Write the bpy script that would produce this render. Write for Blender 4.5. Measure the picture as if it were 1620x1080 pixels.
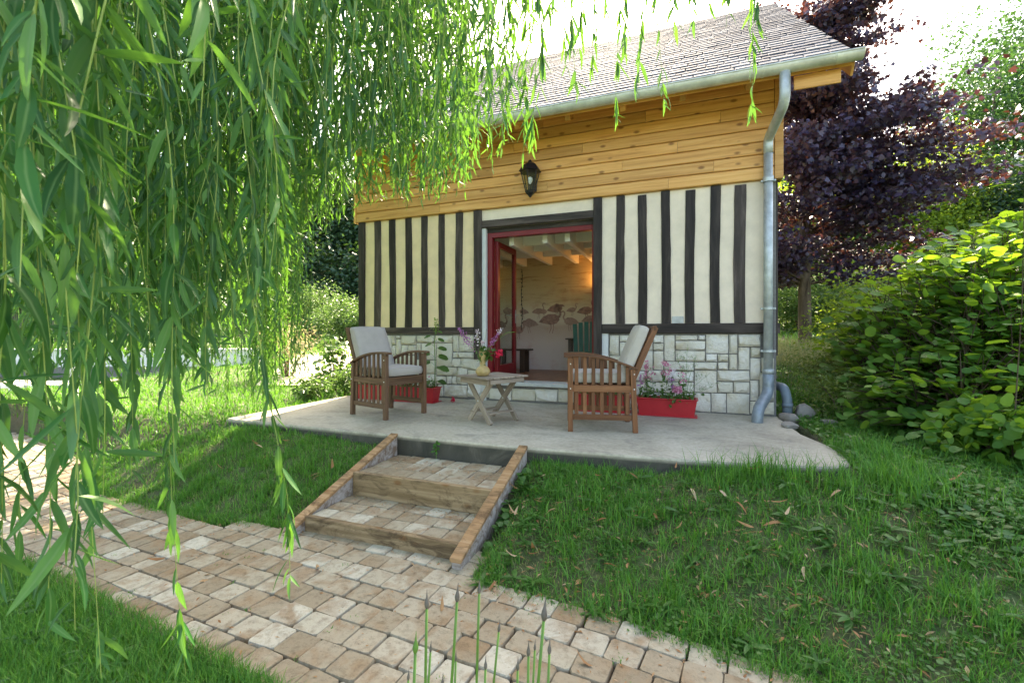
import bpy, bmesh, math, random
import numpy as np
from mathutils import Vector, Matrix
random.seed(7); rng = np.random.default_rng(11)
R = math.radians
scn = bpy.context.scene
for o in list(bpy.data.objects): bpy.data.objects.remove(o)
col = scn.collection
# ------------------------------------------------------------------ camera
cam_d = bpy.data.cameras.new('camera'); cam = bpy.data.objects.new('camera', cam_d); col.objects.link(cam)
cam.location = (0, 0, .9); cam.rotation_euler = (R(90), 0, 0)
cam_d.sensor_width = 36; cam_d.lens = 16.0; cam_d.shift_y = -.008
cam_d.clip_start = .02; cam_d.clip_end = 1500
cam_d.dof.use_dof = True; cam_d.dof.focus_distance = 4.2; cam_d.dof.aperture_fstop = 11.0
scn.camera = cam
# ------------------------------------------------------------------ light
SUN_AZ = 10.0      # degrees right of the view direction (+Y)
SUN_EL = 43.0
world = bpy.data.worlds.new('World'); scn.world = world; world.use_nodes = True
wn = world.node_tree; bg = wn.nodes['Background']
sky = wn.nodes.new('ShaderNodeTexSky'); sky.sky_type = 'NISHITA'; sky.sun_disc = False
sky.sun_elevation = R(SUN_EL); sky.sun_rotation = R(SUN_AZ)
sky.air_density = 1.0; sky.dust_density = 3.0; sky.ozone_density = 1.0
wn.links.new(sky.outputs[0], bg.inputs[0]); bg.inputs[1].default_value = .15
sl = bpy.data.lights.new('sun', 'SUN'); sun = bpy.data.objects.new('sun', sl); col.objects.link(sun)
sl.energy = 5.0; sl.angle = R(.5); sl.color = (1, .92, .80)
sd = Vector((math.sin(R(SUN_AZ)) * math.cos(R(SUN_EL)), math.cos(R(SUN_AZ)) * math.cos(R(SUN_EL)), math.sin(R(SUN_EL))))
sun.rotation_euler = sd.to_track_quat('Z', 'Y').to_euler()
scn.view_settings.view_transform = 'Standard'; scn.view_settings.look = 'None'
scn.view_settings.gamma = 1; scn.view_settings.use_curve_mapping = False
scn.view_settings.exposure = 2.42
scn.view_settings.use_white_balance = True; scn.view_settings.white_balance_temperature = 7700; scn.view_settings.white_balance_tint = 10
scn.cycles.max_bounces = 10; scn.cycles.diffuse_bounces = 5; scn.cycles.transmission_bounces = 8; scn.cycles.transparent_max_bounces = 16

# ------------------------------------------------------------------ helpers
def link(o, parent=None):
    col.objects.link(o)
    if parent is not None: o.parent = parent
    return o
def tag(o, label=None, cat=None, group=None, kind=None):
    if label: o['label'] = label
    if cat: o['category'] = cat
    if group: o['group'] = group
    if kind: o['kind'] = kind
    return o
def thing(name, label, cat, loc=(0, 0, 0), rz=0, group=None):
    o = bpy.data.objects.new(name, None); col.objects.link(o)
    o.location = loc; o.rotation_euler = (0, 0, rz); o.empty_display_size = .1
    return tag(o, label, cat, group)
def copy_tree(o, parent=None):
    c = o.copy(); col.objects.link(c); c.parent = parent
    for ch in list(o.children): copy_tree(ch, c)
    return c
def mesh_np(name, V, F, mat, smooth=False, attrs=None):
    """V (n,3); F list of (k,n) index arrays, each of one polygon size"""
    me = bpy.data.meshes.new(name)
    V = np.asarray(V, np.float32)
    F = [np.asarray(f, np.int32) for f in (F if isinstance(F, list) else [F]) if len(f)]
    me.vertices.add(len(V)); me.vertices.foreach_set('co', V.ravel())
    loops = np.concatenate([f.ravel() for f in F]); tot = np.concatenate([np.full(len(f), f.shape[1], np.int32) for f in F])
    me.loops.add(len(loops)); me.loops.foreach_set('vertex_index', loops)
    me.polygons.add(len(tot)); st = np.concatenate([[0], np.cumsum(tot)[:-1]]).astype(np.int32)
    me.polygons.foreach_set('loop_start', st); me.polygons.foreach_set('loop_total', tot)
    if attrs:
        for k, a in attrs.items():
            at = me.attributes.new(k, 'FLOAT', 'POINT'); at.data.foreach_set('value', np.asarray(a, np.float32))
    me.update(calc_edges=True); me.validate()
    if smooth: me.polygons.foreach_set('use_smooth', np.ones(len(me.polygons), bool))
    if mat: me.materials.append(mat)
    return me
def obj(name, me, parent=None, M=None):
    o = bpy.data.objects.new(name, me); link(o, parent)
    if M is not None: o.matrix_basis = M
    return o
class MB:
    """collects shapes into ONE mesh"""
    def __init__(s): s.v = []; s.f = []
    def add(s, V, F):
        n = len(s.v); s.v += [tuple(p) for p in V]; s.f += [tuple(i + n for i in f) for f in F]; return s
    def box(s, x0, x1, y0, y1, z0, z1):
        return s.add([(x0, y0, z0), (x1, y0, z0), (x1, y1, z0), (x0, y1, z0), (x0, y0, z1), (x1, y0, z1), (x1, y1, z1), (x0, y1, z1)],
                     [(0, 3, 2, 1), (4, 5, 6, 7), (0, 1, 5, 4), (1, 2, 6, 5), (2, 3, 7, 6), (3, 0, 4, 7)])
    def tube(s, P, rad, n=8, cap=True):
        P = [Vector(p) for p in P]; rad = rad if hasattr(rad, '__len__') else [rad] * len(P)
        V = []; up = None
        for i, p in enumerate(P):
            t = (P[min(i + 1, len(P) - 1)] - P[max(i - 1, 0)]).normalized()
            if up is None: up = t.orthogonal().normalized()
            up = (up - t * up.dot(t)); up = up.normalized() if up.length > 1e-5 else t.orthogonal().normalized()
            w = t.cross(up)
            V += [p + (up * math.cos(2 * math.pi * k / n) + w * math.sin(2 * math.pi * k / n)) * rad[i] for k in range(n)]
        F = [(i * n + k, i * n + (k + 1) % n, (i + 1) * n + (k + 1) % n, (i + 1) * n + k) for i in range(len(P) - 1) for k in range(n)]
        if cap: F += [tuple(range(n))[::-1], tuple((len(P) - 1) * n + k for k in range(n))]
        return s.add(V, F)
    def lathe(s, prof, n=16, c=(0, 0, 0)):
        V = [(c[0] + r * math.cos(2 * math.pi * k / n), c[1] + r * math.sin(2 * math.pi * k / n), c[2] + z) for r, z in prof for k in range(n)]
        F = [(i * n + k, i * n + (k + 1) % n, (i + 1) * n + (k + 1) % n, (i + 1) * n + k) for i in range(len(prof) - 1) for k in range(n)]
        F += [tuple(range(n))[::-1], tuple((len(prof) - 1) * n + k for k in range(n))]
        return s.add(V, F)
    def mesh(s, name, mat, smooth=False, bevel=0, segs=1):
        me = bpy.data.meshes.new(name); me.from_pydata([tuple(v) for v in s.v], [], s.f)
        if bevel:
            bm = bmesh.new(); bm.from_mesh(me)
            bmesh.ops.bevel(bm, geom=bm.edges[:], offset=bevel, segments=segs, affect='EDGES', profile=.5, clamp_overlap=True)
            bm.to_mesh(me); bm.free()
        me.update(); me.validate()
        if smooth: me.polygons.foreach_set('use_smooth', np.ones(len(me.polygons), bool))
        me.materials.append(mat); return me
    def build(s, name, mat, parent=None, smooth=False, bevel=0, segs=1, M=None):
        return obj(name, s.mesh(name, mat, smooth, bevel, segs), parent, M)
def rounded(me, ang=40):
    me.polygons.foreach_set('use_smooth', np.ones(len(me.polygons), bool))
    try: me.set_sharp_from_angle(angle=R(ang))
    except Exception: pass
_bars = {}
def bar(name, p0, p1, w, h, mat, parent, up=(0, 0, 1), bev=.003):
    """a bar with its own local frame: length along local X, w across, h along 'up'"""
    p0 = Vector(p0); p1 = Vector(p1); L = (p1 - p0).length
    x = (p1 - p0).normalized(); up = Vector(up)
    y = up.cross(x)
    if y.length < 1e-3: y = Vector((0, 1, 0)).cross(x)
    y.normalize(); z = x.cross(y)
    key = (round(L, 3), w, h, mat.name, bev)
    if key not in _bars:
        _bars[key] = MB().box(-L / 2, L / 2, -w / 2, w / 2, -h / 2, h / 2).mesh(name, mat, bevel=bev)
    M = Matrix.Translation((p0 + p1) / 2) @ Matrix((x, y, z)).transposed().to_4x4()
    return obj(name, _bars[key], parent, M)

# smooth random field for heights and densities
_ph = rng.uniform(0, 6.28, (40, 2)); _dr = rng.uniform(0, 6.28, 40)
def field(u, v, scale=1.0, o=0, n=6):
    s = 0; f = 1 / scale; a = 1; tot = 0
    for i in range(n):
        d = _dr[(i + o) % 40]; k = (i + o) % 40
        s = s + a * np.sin((u * np.cos(d) + v * np.sin(d)) * f * 6.28 + _ph[k, 0]) * np.cos((v * np.cos(d + 1) - u * np.sin(d + 1)) * f * 4.1 + _ph[k, 1])
        tot += a; f *= 1.7; a *= .75
    return s / tot * 1.6

# ------------------------------------------------------------------ materials
def newmat(name):
    m = bpy.data.materials.new(name); m.use_nodes = True
    return m, m.node_tree.nodes, m.node_tree.links, m.node_tree.nodes['Principled BSDF']
def ramp(N, L, src, stops):
    r = N.new('ShaderNodeValToRGB'); e = r.color_ramp.elements
    e[0].position, e[0].color = stops[0][0], (*stops[0][1], 1); e[1].position, e[1].color = stops[-1][0], (*stops[-1][1], 1)
    for p, c in stops[1:-1]:
        k = e.new(p); k.color = (*c, 1)
    L.new(src, r.inputs[0]); return r.outputs[0]
def noise(N, L, vec, scale, detail=4, rough=.6, dist=0):
    n = N.new('ShaderNodeTexNoise'); n.inputs['Scale'].default_value = scale; n.inputs['Detail'].default_value = detail
    n.inputs['Roughness'].default_value = rough; n.inputs['Distortion'].default_value = dist
    if vec: L.new(vec, n.inputs['Vector'])
    return n.outputs['Fac']
def coords(N, L, scale=(1, 1, 1), kind='Object', jitter=True):
    tc = N.new('ShaderNodeTexCoord'); mp = N.new('ShaderNodeMapping'); mp.inputs['Scale'].default_value = scale
    L.new(tc.outputs[kind], mp.inputs[0])
    if jitter:
        oi = N.new('ShaderNodeObjectInfo'); mu = N.new('ShaderNodeMath'); mu.operation = 'MULTIPLY'; mu.inputs[1].default_value = 37
        L.new(oi.outputs['Random'], mu.inputs[0]); L.new(mu.outputs[0], mp.inputs['Location'])
    return mp.outputs[0]
def rndval(N, L):
    oi = N.new('ShaderNodeObjectInfo'); at = N.new('ShaderNodeAttribute'); at.attribute_name = 'rnd'
    a = N.new('ShaderNodeMath'); a.operation = 'ADD'; L.new(oi.outputs['Random'], a.inputs[0]); L.new(at.outputs['Fac'], a.inputs[1])
    f = N.new('ShaderNodeMath'); f.operation = 'FRACT'; L.new(a.outputs[0], f.inputs[0]); return f.outputs[0]
def mixc(N, L, a, b, fac, mode='MIX'):
    m = N.new('ShaderNodeMix'); m.data_type = 'RGBA'; m.blend_type = mode
    for s, v in ((m.inputs[0], fac), (m.inputs[6], a), (m.inputs[7], b)):
        if isinstance(v, (int, float)): s.default_value = v
        elif isinstance(v, tuple): s.default_value = (*v, 1)
        else: L.new(v, s)
    return m.outputs[2]
def bump(N, L, b, h, strength=.4, dist=.01):
    n = N.new('ShaderNodeBump'); n.inputs['Strength'].default_value = strength; n.inputs['Distance'].default_value = dist
    L.new(h, n.inputs['Height']); L.new(n.outputs[0], b.inputs['Normal'])
def wood(name, c0, c1, c2, rough=.55, grain=(1.2, 22, 22), knots=0, spec=.3, stain=None, var=.35):
    m, N, L, b = newmat(name)
    v = coords(N, L, grain); n = noise(N, L, v, 1.0, 6, .65, .6)
    c = ramp(N, L, n, [(.3, c0), (.5, c1), (.72, c2)])
    rv = rndval(N, L)
    c = mixc(N, L, c, mixc(N, L, c, tuple(x * .55 for x in c1), .5), 0.0) if False else c
    mr = N.new('ShaderNodeMapRange'); L.new(rv, mr.inputs[0]); mr.inputs[3].default_value = 1 - var; mr.inputs[4].default_value = 1 + var * .6
    hs = N.new('ShaderNodeHueSaturation'); L.new(mr.outputs[0], hs.inputs['Value']); L.new(c, hs.inputs['Color']); c = hs.outputs[0]
    if knots:
        kv = coords(N, L, (4.2, 8, 8)); vo = N.new('ShaderNodeTexVoronoi'); vo.inputs['Scale'].default_value = 1; L.new(kv, vo.inputs['Vector'])
        k = ramp(N, L, vo.outputs['Distance'], [(.09, (1, 1, 1)), (.19, (0, 0, 0))])
        c = mixc(N, L, c, (.20, .075, .02), mixc(N, L, (0, 0, 0), k, knots))
    if stain:
        sn = noise(N, L, coords(N, L, (2.5, 6, 6)), 1.6, 6, .75, .8)
        c = mixc(N, L, c, stain, ramp(N, L, sn, [(.46, (0, 0, 0)), (.62, (.9, .9, .9))]))
    L.new(c, b.inputs['Base Color']); b.inputs['Roughness'].default_value = rough; b.inputs['Specular IOR Level'].default_value = spec
    bump(N, L, b, n, .35, .004); return m
def plain(name, c, rough=.6, metal=0, spec=.4, nz=.12, scale=12, bs=.15):
    m, N, L, b = newmat(name)
    n = noise(N, L, coords(N, L), scale, 5, .65)
    cc = ramp(N, L, n, [(.25, tuple(x * (1 - nz * 1.5) for x in c)), (.75, tuple(min(1, x * (1 + nz)) for x in c))])
    L.new(cc, b.inputs['Base Color']); b.inputs['Roughness'].default_value = rough; b.inputs['Metallic'].default_value = metal
    b.inputs['Specular IOR Level'].default_value = spec
    if bs: bump(N, L, b, n, bs, .004)
    return m
def leafmat(name, c0, c1, c2, trans, tmix=.42, back=None, vein=None, rough=.42, spec=.35):
    """c0..c2: range of leaf colours over the random value; trans: transmitted colour"""
    m, N, L, b = newmat(name)
    rv = rndval(N, L); c = ramp(N, L, rv, [(0, c0), (.55, c1), (1, c2)])
    if vein:
        at = N.new('ShaderNodeAttribute'); at.attribute_name = 'mid'
        c = mixc(N, L, c, vein, ramp(N, L, at.outputs['Fac'], [(.72, (0, 0, 0)), (1, (.7, .7, .7))]))
    if back:
        g = N.new('ShaderNodeNewGeometry'); c = mixc(N, L, c, back, mixc(N, L, (0, 0, 0), (.65, .65, .65), g.outputs['Backfacing']))
    L.new(c, b.inputs['Base Color']); b.inputs['Roughness'].default_value = rough; b.inputs['Specular IOR Level'].default_value = spec
    t = N.new('ShaderNodeBsdfTranslucent'); tc = ramp(N, L, rv, [(0, tuple(x * .8 for x in trans)), (1, trans)]); L.new(tc, t.inputs[0])
    mx = N.new('ShaderNodeMixShader'); mx.inputs[0].default_value = tmix
    L.new(b.outputs[0], mx.inputs[1]); L.new(t.outputs[0], mx.inputs[2]); L.new(mx.outputs[0], N['Material Output'].inputs[0]); return m
def stone(name, ca, cb, cc, scale=9, rough=.85, bs=.6, bd=.012, spots=None):
    m, N, L, b = newmat(name); v = coords(N, L); n = noise(N, L, v, scale, 7, .7)
    rv = rndval(N, L)
    n2 = noise(N, L, coords(N, L), scale * .35, 4, .6, .5)
    c = mixc(N, L, ramp(N, L, rv, [(0, ca), (.5, cb), (1, cc)]), (.5, .5, .5), ramp(N, L, n, [(.2, (.25,) * 3), (.5, (0,) * 3)]), 'MULTIPLY')
    if spots: c = mixc(N, L, c, spots, ramp(N, L, n2, [(.48, (0, 0, 0)), (.68, (.75, .75, .75))]))
    L.new(c, b.inputs['Base Color']); b.inputs['Roughness'].default_value = rough; b.inputs['Specular IOR Level'].default_value = .25
    bump(N, L, b, n, bs, bd); return m

M = {}
M['pine'] = wood('honey_pine', (.48, .215, .06), (.67, .35, .11), (.76, .45, .17), .5, (1.1, 26, 26), .8, var=.24)
M['pine_soffit'] = wood('pine_soffit', (.50, .24, .06), (.62, .32, .09), (.70, .38, .12), .55, (1.1, 20, 20), .3)
M['beam'] = wood('dark_timber', (.018, .013, .012), (.048, .036, .032), (.12, .092, .080), .6, (14, 14, 1.6), 0, var=.5)
M['beam_x'] = wood('dark_timber_across', (.018, .013, .012), (.048, .036, .032), (.12, .092, .080), .6, (1.6, 14, 14), 0, var=.4)
M['teak'] = wood('chair_hardwood', (.10, .036, .015), (.20, .08, .033), (.29, .125, .055), .45, (2, 30, 30), 0, .35, var=.35)
M['teak_grey'] = wood('weathered_hardwood', (.09, .048, .028), (.165, .092, .054), (.24, .14, .085), .55, (2, 30, 30), 0, .3, var=.35)
M['oldwood'] = wood('grey_weathered_wood', (.22, .175, .13), (.34, .275, .215), (.43, .36, .29), .75, (2, 28, 28), 0, .2, var=.25)
M['sleeper'] = wood('treated_softwood', (.17, .11, .055), (.29, .20, .11), (.40, .29, .17), .75, (1.2, 24, 24), .6, .2, stain=(.085, .055, .03), var=.2)
M['sleeper_top'] = wood('treated_softwood_orange', (.24, .13, .06), (.40, .235, .115), (.50, .33, .19), .75, (1.2, 24, 24), .6, .2, stain=(.12, .07, .035), var=.2)
M['limewood'] = wood('bleached_board', (.22, .18, .15), (.36, .32, .29), (.46, .42, .40), .8, (1.2, 24, 24), 0, .2, stain=(.16, .10, .06), var=.15)
M['render'] = plain('cream_render', (.82, .70, .56), .85, nz=.09, scale=5, bs=.3)
M['render_left'] = plain('light_tinted_cream_render', (.84, .66, .42), .85, nz=.09, scale=5, bs=.3)  # left panel: the yellower light there is painted into the render colour
M['reveal'] = plain('white_reveal_paint', (.66, .67, .66), .7, nz=.05)
M['mortar'] = plain('grey_mortar', (.20, .195, .185), .9, nz=.2, scale=40)
M['stone'] = stone('cut_wall_stone', (.66, .62, .51), (.74, .70, .61), (.80, .77, .71), 16, bs=1, bd=.035, spots=(.66, .58, .43))
M['red'] = plain('red_gloss_paint', (.19, .007, .012), .35, nz=.08)
M['redplastic'] = plain('red_plastic', (.46, .022, .03), .4, nz=.10, scale=6)
M['sill'] = plain('pale_concrete_sill', (.52, .53, .50), .8, nz=.15)
M['zinc'] = plain('zinc_sheet', (.62, .64, .58), .42, .35, nz=.22, scale=7, bs=.05)
M['galv'] = plain('galvanised_pipe', (.50, .54, .54), .5, .45, nz=.25, scale=9, bs=.05)
M['shoe'] = plain('dull_zinc_shoe', (.24, .28, .31), .45, .3, nz=.2)
M['pvc'] = plain('blue_grey_pvc', (.17, .22, .26), .4, nz=.1)
M['black'] = plain('black_metal', (.012, .013, .015), .4, nz=.2)
M['cushion'] = plain('beige_cushion_fabric', (.52, .475, .42), .9, nz=.08, scale=7, bs=.5)
M['cushion_grey'] = plain('grey_beige_cushion_fabric', (.46, .42, .39), .9, nz=.08, scale=7, bs=.5)
M['white'] = plain('white_paint', (.8, .8, .8), .6, nz=.05)
M['ceiling'] = plain('white_ceiling_paint', (.78, .76, .70), .7, nz=.03)
M['floorwood'] = wood('room_floor_boards', (.14, .06, .03), (.22, .10, .055), (.30, .15, .08), .35, (22, 1.2, 22), 0)
M['green_paint'] = plain('dark_green_paint', (.03, .14, .10), .5)
M['darkwood'] = plain('dark_furniture_wood', (.045, .025, .015), .5)
M['vase'] = plain('tan_glazed_pottery', (.50, .36, .16), .3, nz=.3, scale=14)
M['rock'] = stone('field_rock', (.20, .18, .155), (.26, .24, .21), (.32, .30, .27), 8, bs=.8, bd=.03)
M['soil'] = plain('dark_soil', (.05, .032, .02), .95, nz=.4, scale=30)
M['bark'] = wood('tree_bark', (.05, .035, .022), (.12, .09, .06), (.20, .155, .11), .9, (9, 9, 2), 0)
M['twig'] = plain('yellow_green_twig', (.30, .40, .09), .5, nz=.15)
M['stem'] = plain('green_stem', (.10, .22, .035), .5, nz=.15)
M['purplebud'] = plain('purple_grey_bud', (.13, .11, .095), .6, nz=.3, scale=60)
M['pink'] = leafmat('pink_petal', (.55, .14, .27), (.68, .25, .40), (.78, .45, .55), (.7, .2, .3), .3)
M['magenta'] = leafmat('purple_petal', (.36, .12, .36), (.48, .2, .46), (.6, .32, .52), (.5, .15, .4), .3)
M['redpetal'] = leafmat('crimson_petal', (.60, .01, .05), (.70, .02, .08), (.75, .06, .12), (.8, .05, .1), .3)
M['whitepetal'] = leafmat('white_pink_petal', (.75, .55, .65), (.8, .7, .75), (.82, .78, .78), (.8, .7, .7), .3)
M['willow'] = leafmat('willow_leaf', (.010, .065, .020), (.030, .160, .036), (.16, .33, .085), (.16, .38, .035), .38, back=(.075, .20, .12), vein=(.20, .34, .12), rough=.45, spec=.32)
M['hazel'] = leafmat('hazel_leaf', (.05, .155, .025), (.08, .22, .035), (.17, .31, .05), (.28, .48, .03), .45, vein=(.12, .26, .05), rough=.5)
M['herb'] = leafmat('fine_herb_leaf', (.07, .15, .04), (.12, .22, .05), (.26, .30, .10), (.28, .38, .06), .4)
M['maple'] = leafmat('purple_maple_leaf', (.022, .017, .048), (.034, .026, .068), (.058, .035, .07), (.26, .07, .02), .13, back=(.07, .065, .13), rough=.42, spec=.55)
M['ash'] = leafmat('light_green_tree_leaf', (.022, .085, .028), (.038, .12, .036), (.06, .16, .045), (.09, .21, .04), .3)
M['lime'] = leafmat('yellow_green_tree_leaf', (.10, .20, .02), (.15, .26, .03), (.20, .31, .04), (.36, .50, .04), .45)
M['forest'] = leafmat('dark_forest_leaf', (.025, .07, .035), (.04, .10, .05), (.065, .135, .06), (.08, .16, .02), .3)  # lighter and bluer: distance haze is put into the leaf colour
M['shrub'] = leafmat('garden_shrub_leaf', (.05, .12, .025), (.075, .16, .04), (.13, .21, .07), (.17, .30, .06), .38)
M['paleshrub'] = leafmat('pale_feathery_leaf', (.25, .22, .11), (.34, .30, .15), (.42, .36, .22), (.5, .45, .22), .45)
M['grass'] = leafmat('grass_blade', (.036, .155, .022), (.075, .25, .036), (.20, .39, .08), (.18, .44, .04), .36, rough=.5, spec=.28)
M['drygrass'] = leafmat('pale_meadow_grass', (.22, .26, .09), (.34, .34, .14), (.45, .42, .22), (.4, .42, .14), .4)
M['deadleaf'] = leafmat('dry_leaf', (.30, .13, .05), (.42, .24, .11), (.55, .40, .25), (.4, .2, .08), .25, rough=.7)
M['clover'] = leafmat('clover_leaf', (.03, .11, .02), (.05, .15, .03), (.08, .2, .04), (.15, .34, .03), .35)

def glass_mat():
    m, N, L, b = newmat('clear_glass'); b.inputs['Base Color'].default_value = (.9, .95, .93, 1); b.inputs['Roughness'].default_value = .02
    t = N.new('ShaderNodeBsdfTransparent'); t.inputs[0].default_value = (.86, .9, .88, 1); g = N.new('ShaderNodeBsdfGlossy'); g.inputs['Roughness'].default_value = .02
    lw = N.new('ShaderNodeLayerWeight'); pw_ = N.new('ShaderNodeMath'); pw_.operation = 'POWER'; pw_.inputs[1].default_value = 4.5; L.new(lw.outputs['Facing'], pw_.inputs[0]); f = N.new('ShaderNodeMath'); f.operation = 'MULTIPLY_ADD'; f.inputs[1].default_value = .6; f.inputs[2].default_value = .04; L.new(pw_.outputs[0], f.inputs[0]); mx = N.new('ShaderNodeMixShader')
    L.new(f.outputs[0], mx.inputs[0]); L.new(t.outputs[0], mx.inputs[1]); L.new(g.outputs[0], mx.inputs[2]); L.new(mx.outputs[0], N['Material Output'].inputs[0]); return m
M['glass'] = glass_mat()
def emit(name, c, s):
    m, N, L, b = newmat(name); b.inputs['Base Color'].default_value = (*c, 1); b.inputs['Emission Color'].default_value = (*c, 1); b.inputs['Emission Strength'].default_value = s; return m
M['bulb'] = emit('warm_lit_bulb', (1, .55, .2), 12)
def concrete():
    m, N, L, b = newmat('terrace_concrete'); v = coords(N, L, jitter=False)
    n1 = noise(N, L, v, 1.3, 6, .7, .4); n2 = noise(N, L, v, 28, 5, .7); n3 = noise(N, L, coords(N, L, (1, 1.8, 1), jitter=False), 2.6, 6, .7, .8)
    c = ramp(N, L, n1, [(.28, (.30, .262, .195)), (.5, (.46, .412, .315)), (.72, (.57, .518, .41))])
    c = mixc(N, L, c, (.15, .15, .135), ramp(N, L, n3, [(.52, (0, 0, 0)), (.72, (.55, .55, .55))]))
    c = mixc(N, L, c, (.5, .5, .5), ramp(N, L, n2, [(.3, (.55,) * 3), (.6, (0,) * 3)]), 'MULTIPLY')
    # vertical faces: darker mottled colour from just below the top edge down
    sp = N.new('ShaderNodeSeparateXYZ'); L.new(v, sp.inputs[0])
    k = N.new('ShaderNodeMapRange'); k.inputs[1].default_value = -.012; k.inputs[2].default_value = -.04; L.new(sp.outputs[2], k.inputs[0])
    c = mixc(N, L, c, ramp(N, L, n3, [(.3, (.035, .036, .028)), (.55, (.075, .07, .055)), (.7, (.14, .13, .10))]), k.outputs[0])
    L.new(c, b.inputs['Base Color']); b.inputs['Roughness'].default_value = .8; bump(N, L, b, n2, .5, .006); return m
M['concrete'] = concrete()
def paver():
    m, N, L, b = newmat('tumbled_paver'); v = coords(N, L); rv = rndval(N, L)
    n = noise(N, L, v, 26, 7, .72); n2 = noise(N, L, v, 6, 4, .6, .6)
    c = ramp(N, L, rv, [(0, (.25, .195, .125)), (.2, (.315, .255, .172)), (.5, (.365, .31, .22)), (.8, (.42, .37, .275)), (1, (.51, .475, .38))])
    c = mixc(N, L, c, (.27, .175, .095), ramp(N, L, n2, [(.47, (0, 0, 0)), (.66, (.8, .8, .8))])); n4 = noise(N, L, v, 70, 4, .7); c = mixc(N, L, c, (.13, .10, .07), ramp(N, L, n4, [(.60, (0, 0, 0)), (.70, (.6, .6, .6))]))
    c = mixc(N, L, c, (.45, .42, .38), ramp(N, L, n, [(.28, (.75,) * 3), (.52, (0,) * 3)]), 'MULTIPLY')
    L.new(c, b.inputs['Base Color']); b.inputs['Roughness'].default_value = .8; b.inputs['Specular IOR Level'].default_value = .3; bump(N, L, b, n, .7, .006); return m
M['paver'] = paver()
def slate():
    m, N, L, b = newmat('grey_slate'); v = coords(N, L); rv = rndval(N, L); n = noise(N, L, v, 20, 6, .7)
    c = ramp(N, L, rv, [(0, (.03, .044, .075)), (.4, (.062, .08, .118)), (.75, (.10, .12, .16)), (1, (.19, .20, .225))])
    c = mixc(N, L, c, (.6, .6, .6), ramp(N, L, n, [(.3, (.6,) * 3), (.6, (0,) * 3)]), 'MULTIPLY')
    L.new(c, b.inputs['Base Color']); b.inputs['Roughness'].default_value = .9; b.inputs['Specular IOR Level'].default_value = .12; bump(N, L, b, n, .3, .004); return m
M['slate'] = slate()
def ground_mat():
    m, N, L, b = newmat('lawn_soil'); v = coords(N, L, jitter=False)
    n1 = noise(N, L, v, .9, 6, .7); n2 = noise(N, L, v, 22, 6, .75)
    c = ramp(N, L, n1, [(.3, (.11, .082, .05)), (.44, (.085, .10, .038)), (.7, (.085, .15, .04))])
    c = mixc(N, L, c, (.4, .36, .3), ramp(N, L, n2, [(.3, (.8,) * 3), (.6, (0,) * 3)]), 'MULTIPLY')
    L.new(c, b.inputs['Base Color']); b.inputs['Roughness'].default_value = .95; bump(N, L, b, n2, .8, .03); return m
M['ground'] = ground_mat()
M['sand'] = plain('joint_sand', (.075, .058, .042), .95, nz=.4, scale=60)
M['gravel'] = plain('pale_gravel', (.48, .43, .36), .9, nz=.3, scale=40, bs=.5)

# ------------------------------------------------------------------ frames and terrain
HO = Vector((2.85, 4.91, 0)); HA = -R(20.9)
HC, HS = math.cos(R(20.9)), math.sin(R(20.9))
def w2h(u, v):
    a = u - HO.x; b = v - HO.y; return HC * a - HS * b, HS * a + HC * b
def h2w(X, Y): return HO.x + HC * X + HS * Y, HO.y - HS * X + HC * Y
_tx = [-30, -9, -6.6, -5.9, -5, -4, -3.42, -3.36, -2.02, -1.96, -1.7, -1.1, -.6, 0, 1, 3, 9]
_ty = [-1.6, -2.3, -2.85, -3.25, -3.45, -3.42, -3.30, -3.2, -3.2, -3.47, -3.50, -3.57, -3.67, -3.85, -4.3, -5.6, -12]
def ytop(X): return np.interp(X, _tx, _ty)
_lx = [-30, -9, -6, -4.4, -3.4, -2.3, -1, 0, 1, 3, 9]
_ly = [-2.9, -3.9, -4.1, -4.14, -4.23, -4.33, -4.6, -5.0, -5.6, -7.2, -14]
def ylow(X): return np.interp(X, _lx, _ly)
def sstep(a, b, x): t = np.clip((x - a) / (b - a), 0, 1); return t * t * (3 - 2 * t)
SX0, SX1 = -3.30, -2.10       # steps
def in_path(X, Y, m=0.0): return ((Y < ytop(X) - m) & (Y > ylow(X) + m))
def in_steps(X, Y, m=0.0): return (X > SX0 - .03 - m) & (X < SX1 + .03 + m) & (Y > -3.32) & (Y < -2.15)
def in_slab(X, Y, m=0.0): return (X > -5.47 - m) & (X < .16 + m) & (Y > -2.22 - m) & (Y < .1)
def in_house(X, Y): return (X > -5.5) & (X < .05) & (Y > 0) & (Y < 6.9)
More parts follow.
